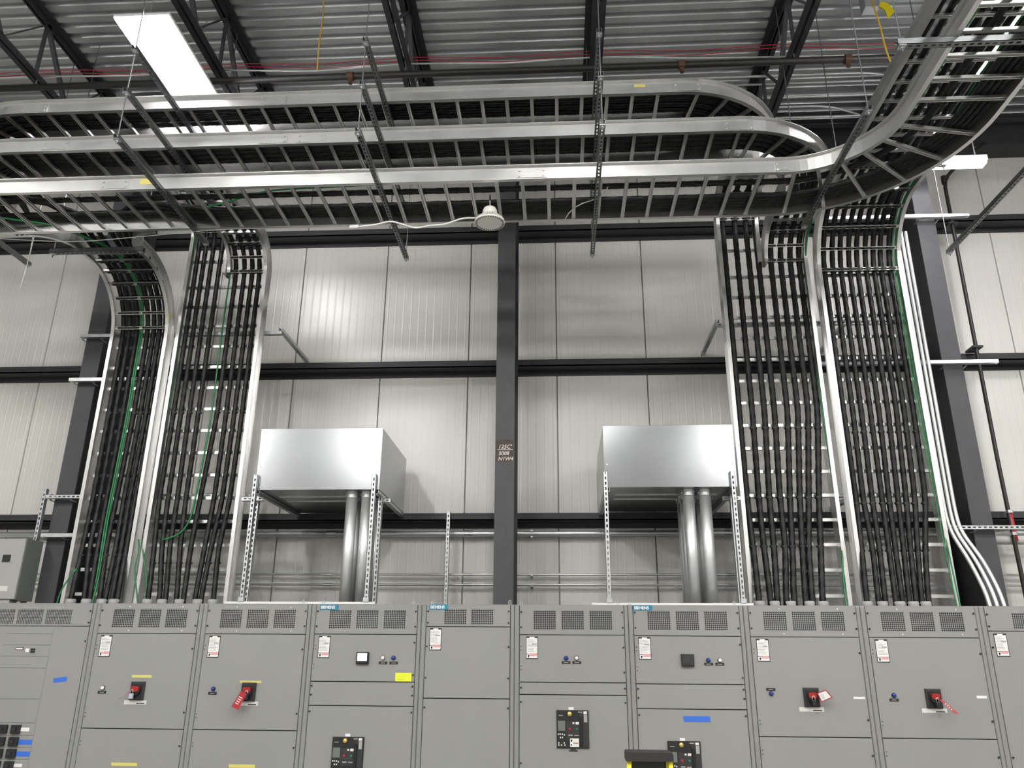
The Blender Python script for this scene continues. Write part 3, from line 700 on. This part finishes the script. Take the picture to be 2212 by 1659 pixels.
def section(i, label, seams, vents, vz, screws):
    x0, x1 = BX[i], BX[i+1]; xa, xb = x0+.045, x1-.038
    t = thing('switchboard_section', label, 'switchboard', (x0, FY, 0), 'switchboard sections')
    MB().box(x0+.002, x1-.002, FY+.10, 8.0, 0, TOPZ-.004).build('cabinet_body', M['void'], t)
    MB().box(x0+.001, x1-.001, FY+.004, 8.0, TOPZ-.006, TOPZ).build('top_cover', M['greyd'], t)
    for (a, b) in ((x0+.0015, x0+.041), (x1-.034, x1-.0015)):
        MB().cbox(a, b, FY-.002, FY+.10, 0, TOPZ-.006, .006).build('corner_post', M['greyd'], t)
    zs = [TOPZ-.006]+seams+[.08]
    for k, (za, zb) in enumerate(zip(zs, zs[1:])):
        if k == 0:
            pv = plate_with_windows(xa, xb, zb+.003, za, [(x0+v, x0+v+vents[1], vz[0], vz[1]) for v in vents[0]], FY, FY+.012).build('vent_panel', M['grey'], t)
            for v in vents[0]: inst('vent_grille', GR[vents[2]], pv, Matrix.Translation((x0+v, FY+.003, vz[0])))
        else:
            MB().cbox(xa, xb, FY, FY+.02, zb+.003, za-.003, .003).build('door_panel', M['grey'], t)
    sm = MB()
    for (sx, sz) in screws:
        xx = xa+.012 if sx < 0 else xb-.012
        if abs(sx) == 2: sm.cyl((xa+.014 if sx < 0 else xb-.01, FY-.003, sz), (xa+.014 if sx < 0 else xb-.01, FY, sz), .0045, 6)
        else: sm.cyl((xx, FY-.008, sz), (xx, FY, sz), .008, 6)
    sc = sm.build('screws', M['black'], t); sc['kind'] = 'stuff'
    MB().box(x0+.002, x1-.002, FY+.02, 7.9, 0, .08).build('plinth', M['greyd'], t)
    return t
V3 = ([.162, .400, .638], .19, (12, 10, .19, .152)); VZ = (2.083, 2.235)
VS = [(1, 2.225), (1, 2.10), (-1, 2.225), (-1, 2.10)]
HG = [(-2, 1.935), (-2, 1.905), (-2, 1.39), (-2, 1.36), (-2, 1.17), (-2, 1.14), (1, 1.91), (1, 1.40), (1, 1.14)]
# distribution panel section at the end
t0 = section(0, 'grey distribution panel section with small breakers and blue tape, under the wall enclosure', [2.09], ([.10, .362, .624], .235, (16, 10, .235, .122)), (2.108, 2.230), [(1, 2.219), (1, 2.122), (1, 1.966)])
for za, zb in ((2.082, 2.026), (2.023, 1.932), (1.929, 1.837), (1.834, 1.742), (1.739, 1.492), (1.489, 1.305), (1.302, 1.206), (1.203, 1.116), (1.113, 1.025), (1.022, .93)):
    MB().cbox(-4.865, -4.440, FY-.004, FY, zb, za, .002).build('dead_front_strip', M['grey'], t0)
for k, (zc) in enumerate((1.255, 1.16, 1.068, .975)):
    for (xa, wd) in ((-4.755, .08), (-4.638, .078)):
        MB().cbox(xa, xa+wd, FY-.03, FY-.004, zc-.034, zc+.034, .004).build('small_breaker', M['black'], t0)
        MB().box(xa+.02, xa+.05, FY-.04, FY-.03, zc-.008, zc+.010).build('breaker_toggle', M['blackm'], t0)
MB().box(-4.563, -4.487, FY-.0055, FY-.004, 1.238, 1.268).build('white_label', M['white'], t0)
MB().box(-4.87, -4.80, FY-.0055, FY-.004, 1.238, 1.268).build('blue_tape', M['bluet'], t0)
for zc in (1.155, 1.065): MB().box(-4.566, -4.443, FY-.0055, FY-.004, zc-.019, zc+.019).build('blue_tape', M['bluet'], t0)
MB().box(-4.56, -4.49, FY-.0055, FY-.004, .965, .99).build('white_label', M['white'], t0)
tape(t0, -4.359, 1.622, -4.243, 1.66, M['bluet'], 'blue_tape', .015)
nl = MB().box(-4.748, -4.679, FY-.0065, FY-.004, 1.889, 1.913).build('white_label', M['black'], t0)
MB().box(-4.743, -4.684, FY-.0072, FY-.0065, 1.894, 1.908).build('white_field', M['white'], nl)
MB().box(-4.656, -4.625, FY-.0065, FY-.004, 1.872, 1.903).build('white_label', M['white'], t0)
dv = MB()
for a in (0, .022):
    for c_ in (0, .02): dv.cyl((-4.60+a, FY-.012, 1.875+c_), (-4.60+a, FY-.004, 1.875+c_), .009, 8)
dv.build('test_jacks', M['black'], t0)['kind'] = 'stuff'
# disconnect switch sections
def switch_section(i, label, lamp_m, low, tapes):
    t = section(i, label, [2.033, 1.268], V3, VZ, VS+HG); x0 = BX[i]
    warning_label(t, x0+.085, 2.017)
    handle(t, x0+.425, 1.640)
    wlabel(t, x0+.382, 1.491)
    if low: nameplate(t, x0+.138, 1.563); pilot(t, x0+.178, 1.587, lamp_m)
    else: nameplate(t, x0+.132, 1.634); pilot(t, x0+.169, 1.592, lamp_m)
    for k in range(4):
        xx = x0+(.30 if k % 2 else .78); zz = 2.258 if k < 2 else 2.058
        MB().cyl((xx+.02*(k > 1), FY-.003, zz), (xx+.02*(k > 1), FY, zz), .005, 8).build('plug', M['white'], t)
    return t
t = switch_section(1, 'grey switch section under the narrow riser, clear lamp beside its locked red handle', M['white'], True, None)
tape(t, -3.671, 1.672, -3.497, 1.692, M['yellow'], label='yellow tape above the handle'); tape(t, -3.731, .985, -3.511, 1.010, M['yellow'])
t = switch_section(2, 'grey switch section under the wide riser, yellow tape above its red-tagged handle', M['blue'], True, None)
tape(t, -2.72, 1.636, -2.535, 1.655, M['yellow'], label='yellow tape above the handle'); tape(t, -2.735, .985, -2.515, 1.010, M['yellow'])
t = switch_section(7, 'grey switch section under the second wide riser, blue lamp below its nameplate', M['blue'], False, None)
MB().box(2.365, 2.456, FY-.0016, FY, 1.557, 1.574).build('white_tape', M['white'], t)
t = switch_section(8, 'grey switch section under the last riser, blue lamp above its nameplate and white tape', M['blue'], True, None)
MB().box(3.334, 3.415, FY-.0016, FY, 1.570, 1.590).build('white_tape', M['white'], t)
# main and breaker sections
def meter(t, x, z, lit):
    b = MB().cbox(x, x+.105, FY-.03, FY, z-.097, z, .008).build('power_meter', M['black'] if lit else M['blackm'], t, label='square meter with %s screen' % ('a lit' if lit else 'a dark'))
    if lit: MB().box(x+.012, x+.093, FY-.0312, FY-.03, z-.070, z-.010).build('screen', M['screen'], b)
    else:
        MB().box(x+.01, x+.095, FY-.0312, FY-.03, z-.075, z-.008).build('screen', M['blackm'], b)
        MB().box(x+.02, x+.085, FY-.0315, FY-.03, z-.086, z-.079).build('button_row', M['black'], b)
SB = [(-1, 1.62), (-1, 1.55), (1, 1.62), (1, 1.55), (-1, 1.42), (1, 1.42), (1, 1.97), (1, 1.71), (-2, 1.945), (-2, 1.915), (-2, 1.79), (-2, 1.76)]
t = section(3, 'grey main section with a lit meter and a neon note, under the first galvanised box', [2.036, 1.654, 1.465], V3, VZ, VS+SB)
badge(t, -2.083, 2.279); warning_label(t, -2.069, 2.021); meter(t, -1.728, 1.891, True)
pilot(t, -1.503, 1.846, M['white']); pilot(t, -1.413, 1.846, M['blue']); nameplate(t, -1.537, 1.816); nameplate(t, -1.446, 1.816)
nt_ = MB().box(-1.389, -1.253, FY-.0016, FY, 1.660, 1.727).build('neon_note', M['neon'], t, label='neon yellow paper note')
pn = MB()
for k in range(4): pn.box(-1.375, -1.275-.01*k, FY-.002, FY-.0016, 1.706-.011*k, 1.709-.011*k)
pn.build('handwriting', mat('olive_print', (.45, .52, .02), .6), nt_)
breaker(t, -1.881, 1.228)
t = section(4, 'narrow grey section with two vents and blank doors, in front of the middle column', [2.102, 1.530], ([.198, .430], .19, (12, 8, .19, .122)), (2.121, 2.243),
            [(1, 2.228), (1, 2.135), (-1, 2.228), (-1, 2.135), (-1, 1.94), (1, 1.94), (-1, 1.69), (1, 1.69), (-1, 1.46), (1, 1.46)])
badge(t, -1.125, 2.284); warning_label(t, -1.112, 2.089)
SB5 = [(-1, 1.62), (1, 1.62), (-1, 1.51), (1, 1.51), (1, 1.94), (1, 1.745), (-2, 1.945), (-2, 1.915), (-2, 1.79), (-2, 1.76), (-1, 1.05)]
t = section(5, 'grey breaker section without badge or meter, beside the narrow section', [2.040, 1.662, 1.566], V3, VZ, VS+SB5)
warning_label(t, -.289, 2.025); pilot(t, .047, 1.853, M['blue']); pilot(t, .135, 1.854, M['white']); nameplate(t, .010, 1.830); nameplate(t, .099, 1.830)
breaker(t, -.038, 1.450, True)
t = section(6, 'grey breaker section with a dark meter and blue tape, under the second galvanised box', [2.036, 1.657, 1.466], V3, VZ, VS+SB)
badge(t, .621, 2.283); warning_label(t, .655, 2.025); meter(t, 1.000, 1.892, False)
pilot(t, 1.224, 1.845, M['blue']); pilot(t, 1.318, 1.845, M['white']); nameplate(t, 1.188, 1.826); nameplate(t, 1.279, 1.826)
tape(t, .989, 1.372, 1.205, 1.415, M['bluet'], 'blue_tape'); breaker(t, .852, 1.228)
t = section(9, 'grey end section past the last riser, showing only a warning sticker', [2.088], ([.255, .487, .72], .19, (12, 8, .19, .122)), (2.107, 2.229), [(-1, 2.22), (-1, 2.125), (-1, 1.96), (-1, 1.14)])
warning_label(t, 3.553, 2.068)
# lifting clips and conduit bushings on the cabinet tops
for x in (-2.24, -2.06, -1.27, -1.10, -.43, -.33, .50, .60, 1.48):
    MB().box(x-.011, x+.011, FY+.02, FY+.024, TOPZ, TOPZ+.035).box(x-.011, x+.011, FY+.02, FY+.05, TOPZ, TOPZ+.004)
    b = MB(); b.bar((x-.009, FY+.03, TOPZ), (x-.009, FY+.03, TOPZ+.04), (.003, 0, 0), (0, .003, 0)); b.bar((x+.009, FY+.03, TOPZ), (x+.009, FY+.03, TOPZ+.04), (.003, 0, 0), (0, .003, 0)); b.bar((x-.012, FY+.03, TOPZ+.037), (x+.012, FY+.03, TOPZ+.037), (0, .003, 0), (0, 0, .003))
    tag(b.build('lifting_eye', M['galv'], None, loc=(x, FY+.03, TOPZ)), 'small steel lifting eye on a switchboard top edge', 'lifting eye', 'lifting eyes')
def bushing(x, where):
    mb = MB().lathe((x, 7.72, TOPZ), [(.044, 0), (.050, 0), (.050, .075), (.044, .082), (.036, .082), (.036, 0)], 18)
    tag(mb.build('conduit_bushing', M['bushing'], None, True, loc=(x, 7.72, TOPZ)), 'grey round bushing on the switchboard top at the foot of the %s' % where, 'bushing', 'cable bushings at the '+where)
for d, where in ((R12, 'second wide riser'), (R3, 'last riser'), (T1, 'narrow riser'), (T2, 'first wide riser')):
    xs = sorted(d['bot']); k = 0
    while k < len(xs):
        if k+1 < len(xs) and xs[k+1]-xs[k] < .072: bushing((xs[k]+xs[k+1])/2, where); k += 2
        else: bushing(xs[k], where); k += 1

# ------------------------------------------------------------------ lockout padlocks and tags
def padlock(x, z, m_, label, g=None):
    t = thing('padlock', label, 'padlock', (x, FY-.06, z), g)
    MB().cbox(x-.016, x+.016, FY-.074, FY-.050, z-.05, z-.008, .004).build('lock_body', m_, t)
    MB().tube([V(x-.011, FY-.062, z-.01)]+arc((x, FY-.062, z+.012), PI, 0, .011, X_, Z_, 8)+[V(x+.011, FY-.062, z-.01)], .0032, 8).build('shackle', M['galv'], t, True)
def ltag(pts, m_, label, inner=None):
    t = thing('lockout_tag', label, 'tag', pts[0])
    p = [Vector(q) for q in pts]; n = (p[1]-p[0]).cross(p[3]-p[0]).normalized()*.001
    if n.y > 0: n = -n
    MB().poly(p, -n).build('tag_card', m_, t)
    c = sum(p, Vector())/4
    if inner:
        MB().poly([c+(q-c)*.82+n for q in p], n*.3).build('printed_field', inner, t)
    b = MB()
    u = p[1]-p[0]; v = p[3]-p[0]
    for k in range(4 if not inner else 2):
        a = p[0]+u*.22+v*(.3+.13*k)+n*1.6; b.poly([a, a+u*.55, a+u*.55+v*.05, a+v*.05], n*.3)
    b.build('printed_lines', M['white'] if not inner else M['print_'], t)
padlock(-3.618, 1.555, mat('pale_lock_body', (.45, .47, .55), .4), 'pale padlock on the handle above the white label, clear lamp section')
ltag([(-3.640, FY-.064, 1.556), (-3.625, FY-.064, 1.560), (-3.690, FY-.10, 1.512), (-3.705, FY-.10, 1.506)][:4], M['redtag'], 'thin red tag seen edge-on beside the pale padlock')
padlock(-2.628, 1.555, M['black'], 'black padlock holding a hanging red tag')
ltag([(-2.672, FY-.075, 1.575), (-2.622, FY-.075, 1.553), (-2.672, FY-.085, 1.428), (-2.735, FY-.085, 1.455)], M['redtag'], 'solid red tag with white print hanging from the handle under yellow tape')
padlock(2.03, 1.555, M['black'], 'black padlock beside a red-bordered white tag')
ltag([(2.055, FY-.08, 1.602), (2.082, FY-.08, 1.532), (2.170, FY-.095, 1.57), (2.125, FY-.095, 1.627)], M['redtag'], 'red-bordered white tag sticking out beside the handle', M['white'])
padlock(2.998, 1.550, M['black'], 'black padlock behind a narrow red tag, last switch section')
ltag([(3.008, FY-.08, 1.556), (3.022, FY-.08, 1.566), (3.118, FY-.12, 1.462), (3.09, FY-.12, 1.458)], M['redtag'], 'narrow red tag hanging out aslant from the last handle')

# ------------------------------------------------------------------ galvanised boxes, legs, conduits
def galv_box(xa, xb, zb, zt, label, n):
    ya, yb = 7.45, 8.72
    t = thing('pull_box', label, 'pull box', ((xa+xb)/2, ya, zb), 'galvanised pull boxes')
    MB().box(xa, xb, ya+.004, yb, zb, zt).build('box_body', M['galvbox'], t)
    MB().cbox(xa-.002, xb+.002, ya, ya+.004, zb-.002, zt+.002, .0015).build('cover', M['galvbox'], t)
    for xx in (xa+.03, xb-.03):
        for zz in (zb+.22, zt-.03): MB().cyl((xx, ya-.006, zz), (xx, ya, zz), .007, 8).build('cover_screw', M['galv'], t)
    MB().box(xa+.12, xb-.12, ya+.34, ya+.40, zb-.004, zb).box(xa+.12, xb-.12, ya+.58, ya+.60, zb-.006, zb).build('bottom_seam', M['galv'], t)
    s = thing('strut_stand', 'slotted strut legs carrying the %s galvanised box on the switchboard tops' % n, 'stand', (xa, 7.43, TOPZ), 'strut stands')
    for xx in (xa+.008, xb-.045):
        strut(s, (xx, 7.425, TOPZ+.041), (xx, 7.425, zb+.14), -Y_, 'upright')
        MB().box(xx-.025, xx+.025, 7.39, 7.404, TOPZ+.041, TOPZ+.08).build('foot_bracket', M['galv'], s)
    if n == 'first': strut(s, (xa-.035, 7.64, TOPZ+.041), (xa-.035, 7.64, zb-.0), -Y_, 'upright')
    strut(s, (xb-.020, 7.64, TOPZ+.041), (xb-.020, 7.64, zb-.043), -Y_, 'upright')
    for xx in (xa+.025, xb-.025): strut(s, (xx, 7.45, zb-.0215), (xx, 8.74, zb-.0215), -Z_, 'cross_arm')
    if n == 'first': strut(s, (xa-.17, 7.59, zb-.064), (xa+.05, 7.59, zb-.064), -Y_, 'cross_bar')
    strut(s, (xb-.10, 7.70, zb-.064), (xb+.07, 7.70, zb-.064), -Y_, 'cross_bar')
    MB().box(xa-.15, xb+.04, 7.40, 7.45, TOPZ, TOPZ+.041).build('base_rail', M['white_rail'], s)
    return t
M['capblack'] = mat('black_ladder_cap', (.018, .017, .017), .5)
M['white_rail'] = mat('bright_zinc_rail', (.72, .72, .70), .5, metal=.2)
galv_box(-2.93, -1.716, 3.376, 3.985, 'large galvanised pull box above the section with the lit meter', 'first')
galv_box(.437, 1.672, 3.384, 3.985, 'large galvanised pull box above the section with the dark meter', 'second')
def riser_conduit(x, y, zb, n, row, side):
    t = thing('steel_conduit', 'thick upright conduit in the %s row under the %s galvanised box, %s' % (row, n, side), 'conduit', (x, y, TOPZ), 'conduits under the %s box' % n)
    MB().cyl((x, y, TOPZ), (x, y, zb-.05), .054, 20).build('pipe', M['emt'], t, True)
    MB().lathe((x, y, zb-.06), [(.054, 0), (.060, 0), (.060, .03), (.064, .034), (.064, .058), (.054, .058)], 20).build('connector', M['galv'], t)
    MB().cyl((x-.066, y-.005, zb-.03), (x-.052, y-.005, zb-.03), .008, 6).build('set_screw', M['galv'], t)
for yy, row in ((7.585, 'front'), (7.775, 'middle'), (7.96, 'rear')):
    for x, sd in ((-2.007, 'under its middle'), (-1.857, 'beside its strut leg')): riser_conduit(x, yy, 3.376, 'first', row, sd)
    for x, sd in ((1.233, 'under its middle'), (1.39, 'nearer the wide riser')): riser_conduit(x, yy, 3.384, 'second', row, sd)
def wall_conduit(z, r, label):
    t = thing('wall_conduit', label, 'conduit', (0, 8.86, z), 'conduits along the wall')
    MB().cyl((-9, 8.86, z), (9, 8.86, z), r, 12).build('pipe', M['emt'], t, True)
    for x in (-8, -5.0, -2.55, -1.0, 1.85, 4.9, 8): MB().cyl((x-.05, 8.86, z), (x+.05, 8.86, z), r*1.2, 12).build('coupling', M['galv'], t)
    for x in (-7.5, -4.6, -.3, 2.2, 5.5): MB().box(x-.012, x+.012, 8.85, 8.945, z-r*1.3, z+r*1.3).build('strap', M['galv'], t)
wall_conduit(3.165, .031, 'thick steel conduit along the wall below the lowest girt')
wall_conduit(2.722, .013, 'upper one of two thin conduits along the wall behind the switchboards')
wall_conduit(2.612, .013, 'lower one of two thin conduits along the wall behind the switchboards')
for k in range(3):
    dx = .048*k
    pts = smooth_path([V(3.84+dx*1.3, 7.60, TOPZ+.002), V(3.84+dx*1.3, 7.62, 2.42), V(3.80+dx*1.3, 7.75, 2.75), V(3.735+dx, 7.9, 3.05), V(3.735+dx, 7.915, 3.3), V(3.735+dx, 7.915, 6.3)], .05, 8)
    pts = [p for p in pts]
    tag(MB().tube(pts, .018, 10).build('bent_conduit', M['emt'], None, True, loc=pts[0]), 'steel conduit with an offset bend climbing beside the last riser, %s' % ('touching its rail', 'middle one of three', 'nearest the column')[k], 'conduit', 'three bent conduits beside the last riser')

# ------------------------------------------------------------------ wall enclosure beside the narrow riser
t = thing('wall_enclosure', 'grey wall-mounted enclosure with dark switch window above the distribution panel', 'enclosure', (-5.9, 7.72, 2.30))
MB().box(-6.4, -5.30, 7.735, 7.99, 2.36, 2.955).build('enclosure_body', M['greygreen'], t)
MB().cbox(-6.395, -5.305, 7.715, 7.735, 2.365, 2.95, .004).build('enclosure_door', M['greyl'], t)
MB().box(-5.505, -5.425, 7.710, 7.715, 2.72, 2.79).build('switch_window', M['black'], t)
MB().cyl((-5.415, 7.706, 2.715), (-5.415, 7.715, 2.715), .009, 10).build('door_latch', M['galv'], t)
wf = MB().box(-5.85, -5.52, 7.708, 7.715, 2.47, 2.67).build('white_bezel', M['white'], t)
MB().box(-5.8, -5.57, 7.706, 7.708, 2.50, 2.64).build('dark_screen', M['black'], wf)
MB().box(-5.50, -5.39, 7.712, 7.715, 2.44, 2.49).build('label_plate', M['offwhite'], t)
MB().box(-5.53, -5.36, 7.735, 7.85, 2.29, 2.36).build('base_bracket', M['greyl'], t)

# ------------------------------------------------------------------ black pipe, red fitting
t = thing('sprinkler_pipe', 'black vertical pipe with a short red section, beside the outer column', 'pipe', (4.71, 8.6, 2.0))
MB().tube(smooth_path([V(4.72, 8.6, 1.2), V(4.70, 8.6, 3.9), V(4.725, 8.6, 7.38), V(4.84, 8.6, 7.52), V(5.3, 8.6, 7.9)], .1, 1), .022, 12).build('pipe', M['blackpipe'], t, True)
MB().cyl((4.72, 8.6, 3.04), (4.715, 8.6, 3.33), .026, 12).build('red_sleeve', M['redpipe'], t, True)
for z in (3.33, 3.10): MB().cyl((4.716, 8.6, z), (4.716, 8.6, z+.03), .036, 12).build('coupling', M['galv'], t)
for z in (6.78, 5.2): MB().box(4.66, 4.77, 8.56, 8.75, z-.012, z+.012).build('pipe_clamp', M['steel2'], t)
MB().cyl((4.725, 8.6, 7.34), (4.73, 8.6, 7.44), .032, 12).build('elbow_collar', M['blackpipe'], t)
t = thing('branch_pipe', 'pale insulated pipe stub crossing behind the red pipe section', 'pipe', (4.6, 8.68, 3.1))
MB().cyl((4.50, 8.68, 3.06), (8.0, 8.68, 3.06), .045, 14).build('pipe', M['offwhite'], t, True)
MB().cyl((4.46, 8.68, 3.06), (4.50, 8.68, 3.06), .05, 14).build('end_cap', M['galv'], t)

# ------------------------------------------------------------------ round high-bay lamp and cord
ux, uy, uz = -.583, 6.22, 5.52
t = thing('round_high_bay', 'round white high-bay lamp, unlit, hanging below the lowest stacked tray', 'lamp', (ux, uy, uz))
MB().lathe((ux, uy, uz), [(.099, .004), (.135, 0), (.137, .012), (.118, .020), (.105, .014), (.099, .010)], 32).build('rim', M['ufo'], t, True)
MB().lathe((ux, uy, uz), [(.001, .007), (.100, .007), (.100, .016), (.001, .016)], 32).build('lens', M['lens'], t)
MB().lathe((ux, uy, uz), [(.070, .016), (.066, .06), (.066, .125), (.055, .150), (.03, .160), (.001, .162)], 24).build('driver_cap', M['ufo'], t, True)
sl = MB()
for k in range(36):
    a = 2*PI*k/36; d = V(math.cos(a), math.sin(a), 0); n = V(-math.sin(a), math.cos(a), 0)
    sl.bar(V(ux, uy, uz+.0012)+d*.113, V(ux, uy, uz+.0002)+d*.128, n*.0042, Z_*.0012)
sl.build('rim_slots', M['blackm'], t)['kind'] = 'stuff'
fm = MB()
for k in range(36):
    a = 2*PI*k/36; d = V(math.cos(a), math.sin(a), 0); n = V(-math.sin(a), math.cos(a), 0)*.002
    c = V(ux, uy, uz)
    fm.poly([c+d*.055+Z_*.02-n, c+d*.133+Z_*.012-n, c+d*.129+Z_*.034-n, c+d*.105+Z_*.046-n, c+d*.076+Z_*.085-n, c+d*.055+Z_*.09-n], n*2)
fm = fm.build('heat_sink_fins', M['ufo'], t); fm['kind'] = 'stuff'
MB().tube([V(ux, uy, uz+.15), V(ux, uy, uz+.20)]+arc((ux, uy-.012, uz+.215), 0, PI*1.4, .012, Y_, Z_, 8), .006, 8).build('hook', M['ufo'], t, True)
MB().tube(arc((ux, uy, uz+.250), 0, 2*PI, .04, Y_, Z_, 14), .004, 6).build('hanging_loop', M['tie'], t)
cd = [V(-.70, 6.18, 5.555), V(-.822, 6.16, 5.545), V(-.986, 6.15, 5.474), V(-1.111, 6.15, 5.473), V(-1.235, 6.15, 5.443), V(-1.363, 6.15, 5.494), V(-1.47, 6.15, 5.53), V(-1.593, 6.15, 5.491), V(-1.76, 6.15, 5.475)]
MB().tube(smooth_path(cd, .03, 3), .008, 8).build('power_cord', M['white_cord'], t, True)
MB().tube([V(-1.75, 6.15, 5.476), V(-1.79, 6.15, 5.474), V(-1.83, 6.15, 5.470)], .018, 8).build('plug', M['white_cord'], t)

# ------------------------------------------------------------------ overhead wires, pipes, ceiling conduits
def wire(pts, r, m_, name, label, cat='wire', group=None, passes=6):
    p = smooth_path(pts, .12, passes); return tag(MB().tube(p, r, 6).build(name, m_, None, True, loc=p[0]), label, cat, group)
for k, dz in enumerate((0, -.025)):
    pts = []
    for j, x in enumerate([-8, -5.5, -3.5, -1.53, .44, 2.43, 4.4, 7]):
        pts.append(V(x, 6.88+.03*k, 7.99+dz*.4)); 
        if j < 7: pts.append(V(x+1, 6.9+.04*k, 7.95+dz))
    wire(pts, .005, M['redwire'], 'red_wire', 'red signal wire strung through the roof joists', 'wire', 'red wires in the joists')
wire([V(-8, 6.68, 7.70), V(-5.5, 6.68, 7.73), V(-4.5, 6.68, 7.69), V(-3.5, 6.68, 7.73), V(-2.5, 6.68, 7.66), V(-1.53, 6.68, 7.73), V(-.5, 6.68, 7.68), V(.44, 6.68, 7.73), V(1.4, 6.72, 7.70), V(2.43, 6.78, 7.73), V(5, 6.8, 7.70)], .010, M['emt'], 'pale_cable', 'pale cable slung under the roof joists', 'cable')
t = thing('sprinkler_pipe', 'long black sprinkler pipe running under the joists above the stacked trays', 'pipe', (0, 6.64, 7.55))
MB().cyl((-9, 6.64, 7.55), (9, 6.64, 7.55), .035, 12).build('pipe', M['blackpipe'], t, True)
for x in (-6.0, -2.1, 1.3, 2.95, 5.6): MB().cyl((x-.03, 6.64, 7.55), (x+.03, 6.64, 7.55), .048, 12).cyl((x, 6.64, 7.46), (x, 6.64, 7.52), .022, 8).build('sprinkler_fitting', M['brown'], t)
for x in (-5.5, -1.53, 2.43): MB().cyl((x, 6.64, 7.58), (x, 6.64, 7.65), .006, 6).build('pipe_hanger', M['galv'], t)
for k, (yy, z, xa, xb) in enumerate(((7.62, 8.20, .9, 3.6), (7.78, 8.22, 1.3, 4.9), (7.95, 8.16, .9, 4.9), (8.10, 8.14, .6, 3.2), (8.28, 8.12, 1.6, 4.9))):
    pts = [V(xa, yy, z), V(xb, yy, z)]
    if k in (0, 3): pts += [V(xb+.15, yy+.02, z), V(xb+.9, yy+.35, z-.02)]
    wire(pts, .016, M['emt'], 'ceiling_conduit', 'steel conduit under the roof deck above the tray curves', 'conduit', 'ceiling conduits', 2)
wire([V(-2.36, 6.3, 8.36), V(-2.33, 6.3, 8.0), V(-2.35, 6.3, 7.7), V(-2.335, 6.3, 7.35)], .008, M['orange'], 'hanging_wire', 'yellow wire end hanging from the deck above the middle of the hall wall', 'wire', None, 2)
wire([V(3.05, 6.2, 8.36), V(3.06, 6.2, 7.9), V(3.12, 6.2, 7.5), V(3.10, 6.2, 7.25), V(3.16, 6.2, 7.05), V(3.2, 6.2, 6.95), V(3.12, 6.2, 6.85)], .008, M['orange'], 'hanging_wire', 'yellow wire hanging beside the junction box to the overhead tray', 'wire', None, 3)
t = thing('junction_box', 'grey junction box with a yellow flap under the roof deck', 'junction box', (3.2, 6.5, 8.2))
MB().box(3.12, 3.26, 6.44, 6.56, 8.02, 8.398).build('box_body', M['galv'], t)
MB().poly([(3.27, 6.42, 8.06), (3.34, 6.42, 8.02), (3.38, 6.42, 7.93), (3.31, 6.42, 7.84), (3.29, 6.42, 7.95), (3.24, 6.42, 8.00)], (0, .015, 0)).build('yellow_flap', M['ladder'], t)
wire([V(-5.6, 6.6, 5.72), V(-4.75, 6.7, 5.70), V(-3.81, 6.62, 5.72), V(-3.19, 6.57, 5.74), V(-2.4, 6.55, 5.71), V(-1.95, 6.5, 5.70)], .004, M['white_cord'], 'loose_wire', 'thin loose wire drooping under the lowest stacked tray', 'wire')
wire([V(-5.22, 6.74, 5.83), V(-5.20, 6.74, 5.62), V(-5.19, 6.74, 5.45), V(-5.235, 6.74, 5.35), V(-5.22, 6.74, 5.22)], .004, M['white_cord'], 'loose_wire', 'thin white wire hanging down past the end of the outermost hanger', 'wire', None, 3)
wire([V(.10, 6.62, 5.80), V(.06, 6.60, 5.64), V(.10, 6.5, 5.80), V(.25, 6.4, 5.83), V(.42, 6.3, 5.80), V(.50, 6.2, 5.74), V(.47, 6.12, 5.80)], .005, M['white_cord'], 'loose_wire', 'white wire loop caught in the lowest tray beside the slotted hanger', 'wire', None, 3)

# ------------------------------------------------------------------ step ladder in front of the switchboards
t = thing('step_ladder', 'yellow step ladder with a black cap standing in front of the switchboards', 'ladder', (.617, 6.3, 0))
def leg(xt, yt, xb_, yb_, nm, m_, w_=.03): MB().bar((xb_, yb_, .02), (xt, yt, 1.17), (w_/2, 0, 0), (0, .03, 0)).build(nm, m_, t)
leg(.478, 6.27, .40, 5.88, 'front_rail', M['ladder']); leg(.764, 6.27, .84, 5.88, 'front_rail', M['ladder'])
leg(.49, 6.38, .43, 6.86, 'rear_rail', M['ladder'], .024); leg(.75, 6.38, .81, 6.86, 'rear_rail', M['ladder'], .024)
c = MB(); cap = [(.452, 6.20), (.785, 6.20), (.780, 6.42), (.457, 6.42)]
c.sweep([[V(a, b, 1.165) for a, b in cap], [V(a, b, 1.205) for a, b in cap], [V(a+(.006 if a < .6 else -.006), b, 1.222) for a, b in cap]])
c.build('top_cap', M['capblack'], t)
for k, z in enumerate((.29, .57, .86)):
    f = (z-.02)/1.15; yy = 5.88+(6.27-5.88)*f; hx = .22-(.22-.143)*f
    MB().box(.62-hx, .62+hx, yy-.04, yy+.04, z-.03, z).build('step', M['galv'], t)
for z in (.35, .75):
    f = (z-.02)/1.15; yy = 6.86-(6.86-6.38)*f; hx = .19-(.19-.13)*f
    MB().box(.62-hx, .62+hx, yy-.012, yy+.012, z-.012, z+.012).build('rear_brace', M['galv'], t)
MB().box(.50, .742, 6.29, 6.35, 1.0, 1.165).build('tool_tray', M['black'], t)
for xx in (.40, .84): MB().box(xx-.03, xx+.03, 5.84, 5.92, 0, .03).build('rubber_foot', M['black'], t)
for xx in (.43, .81): MB().box(xx-.03, xx+.03, 6.82, 6.90, 0, .03).build('rubber_foot', M['black'], t)
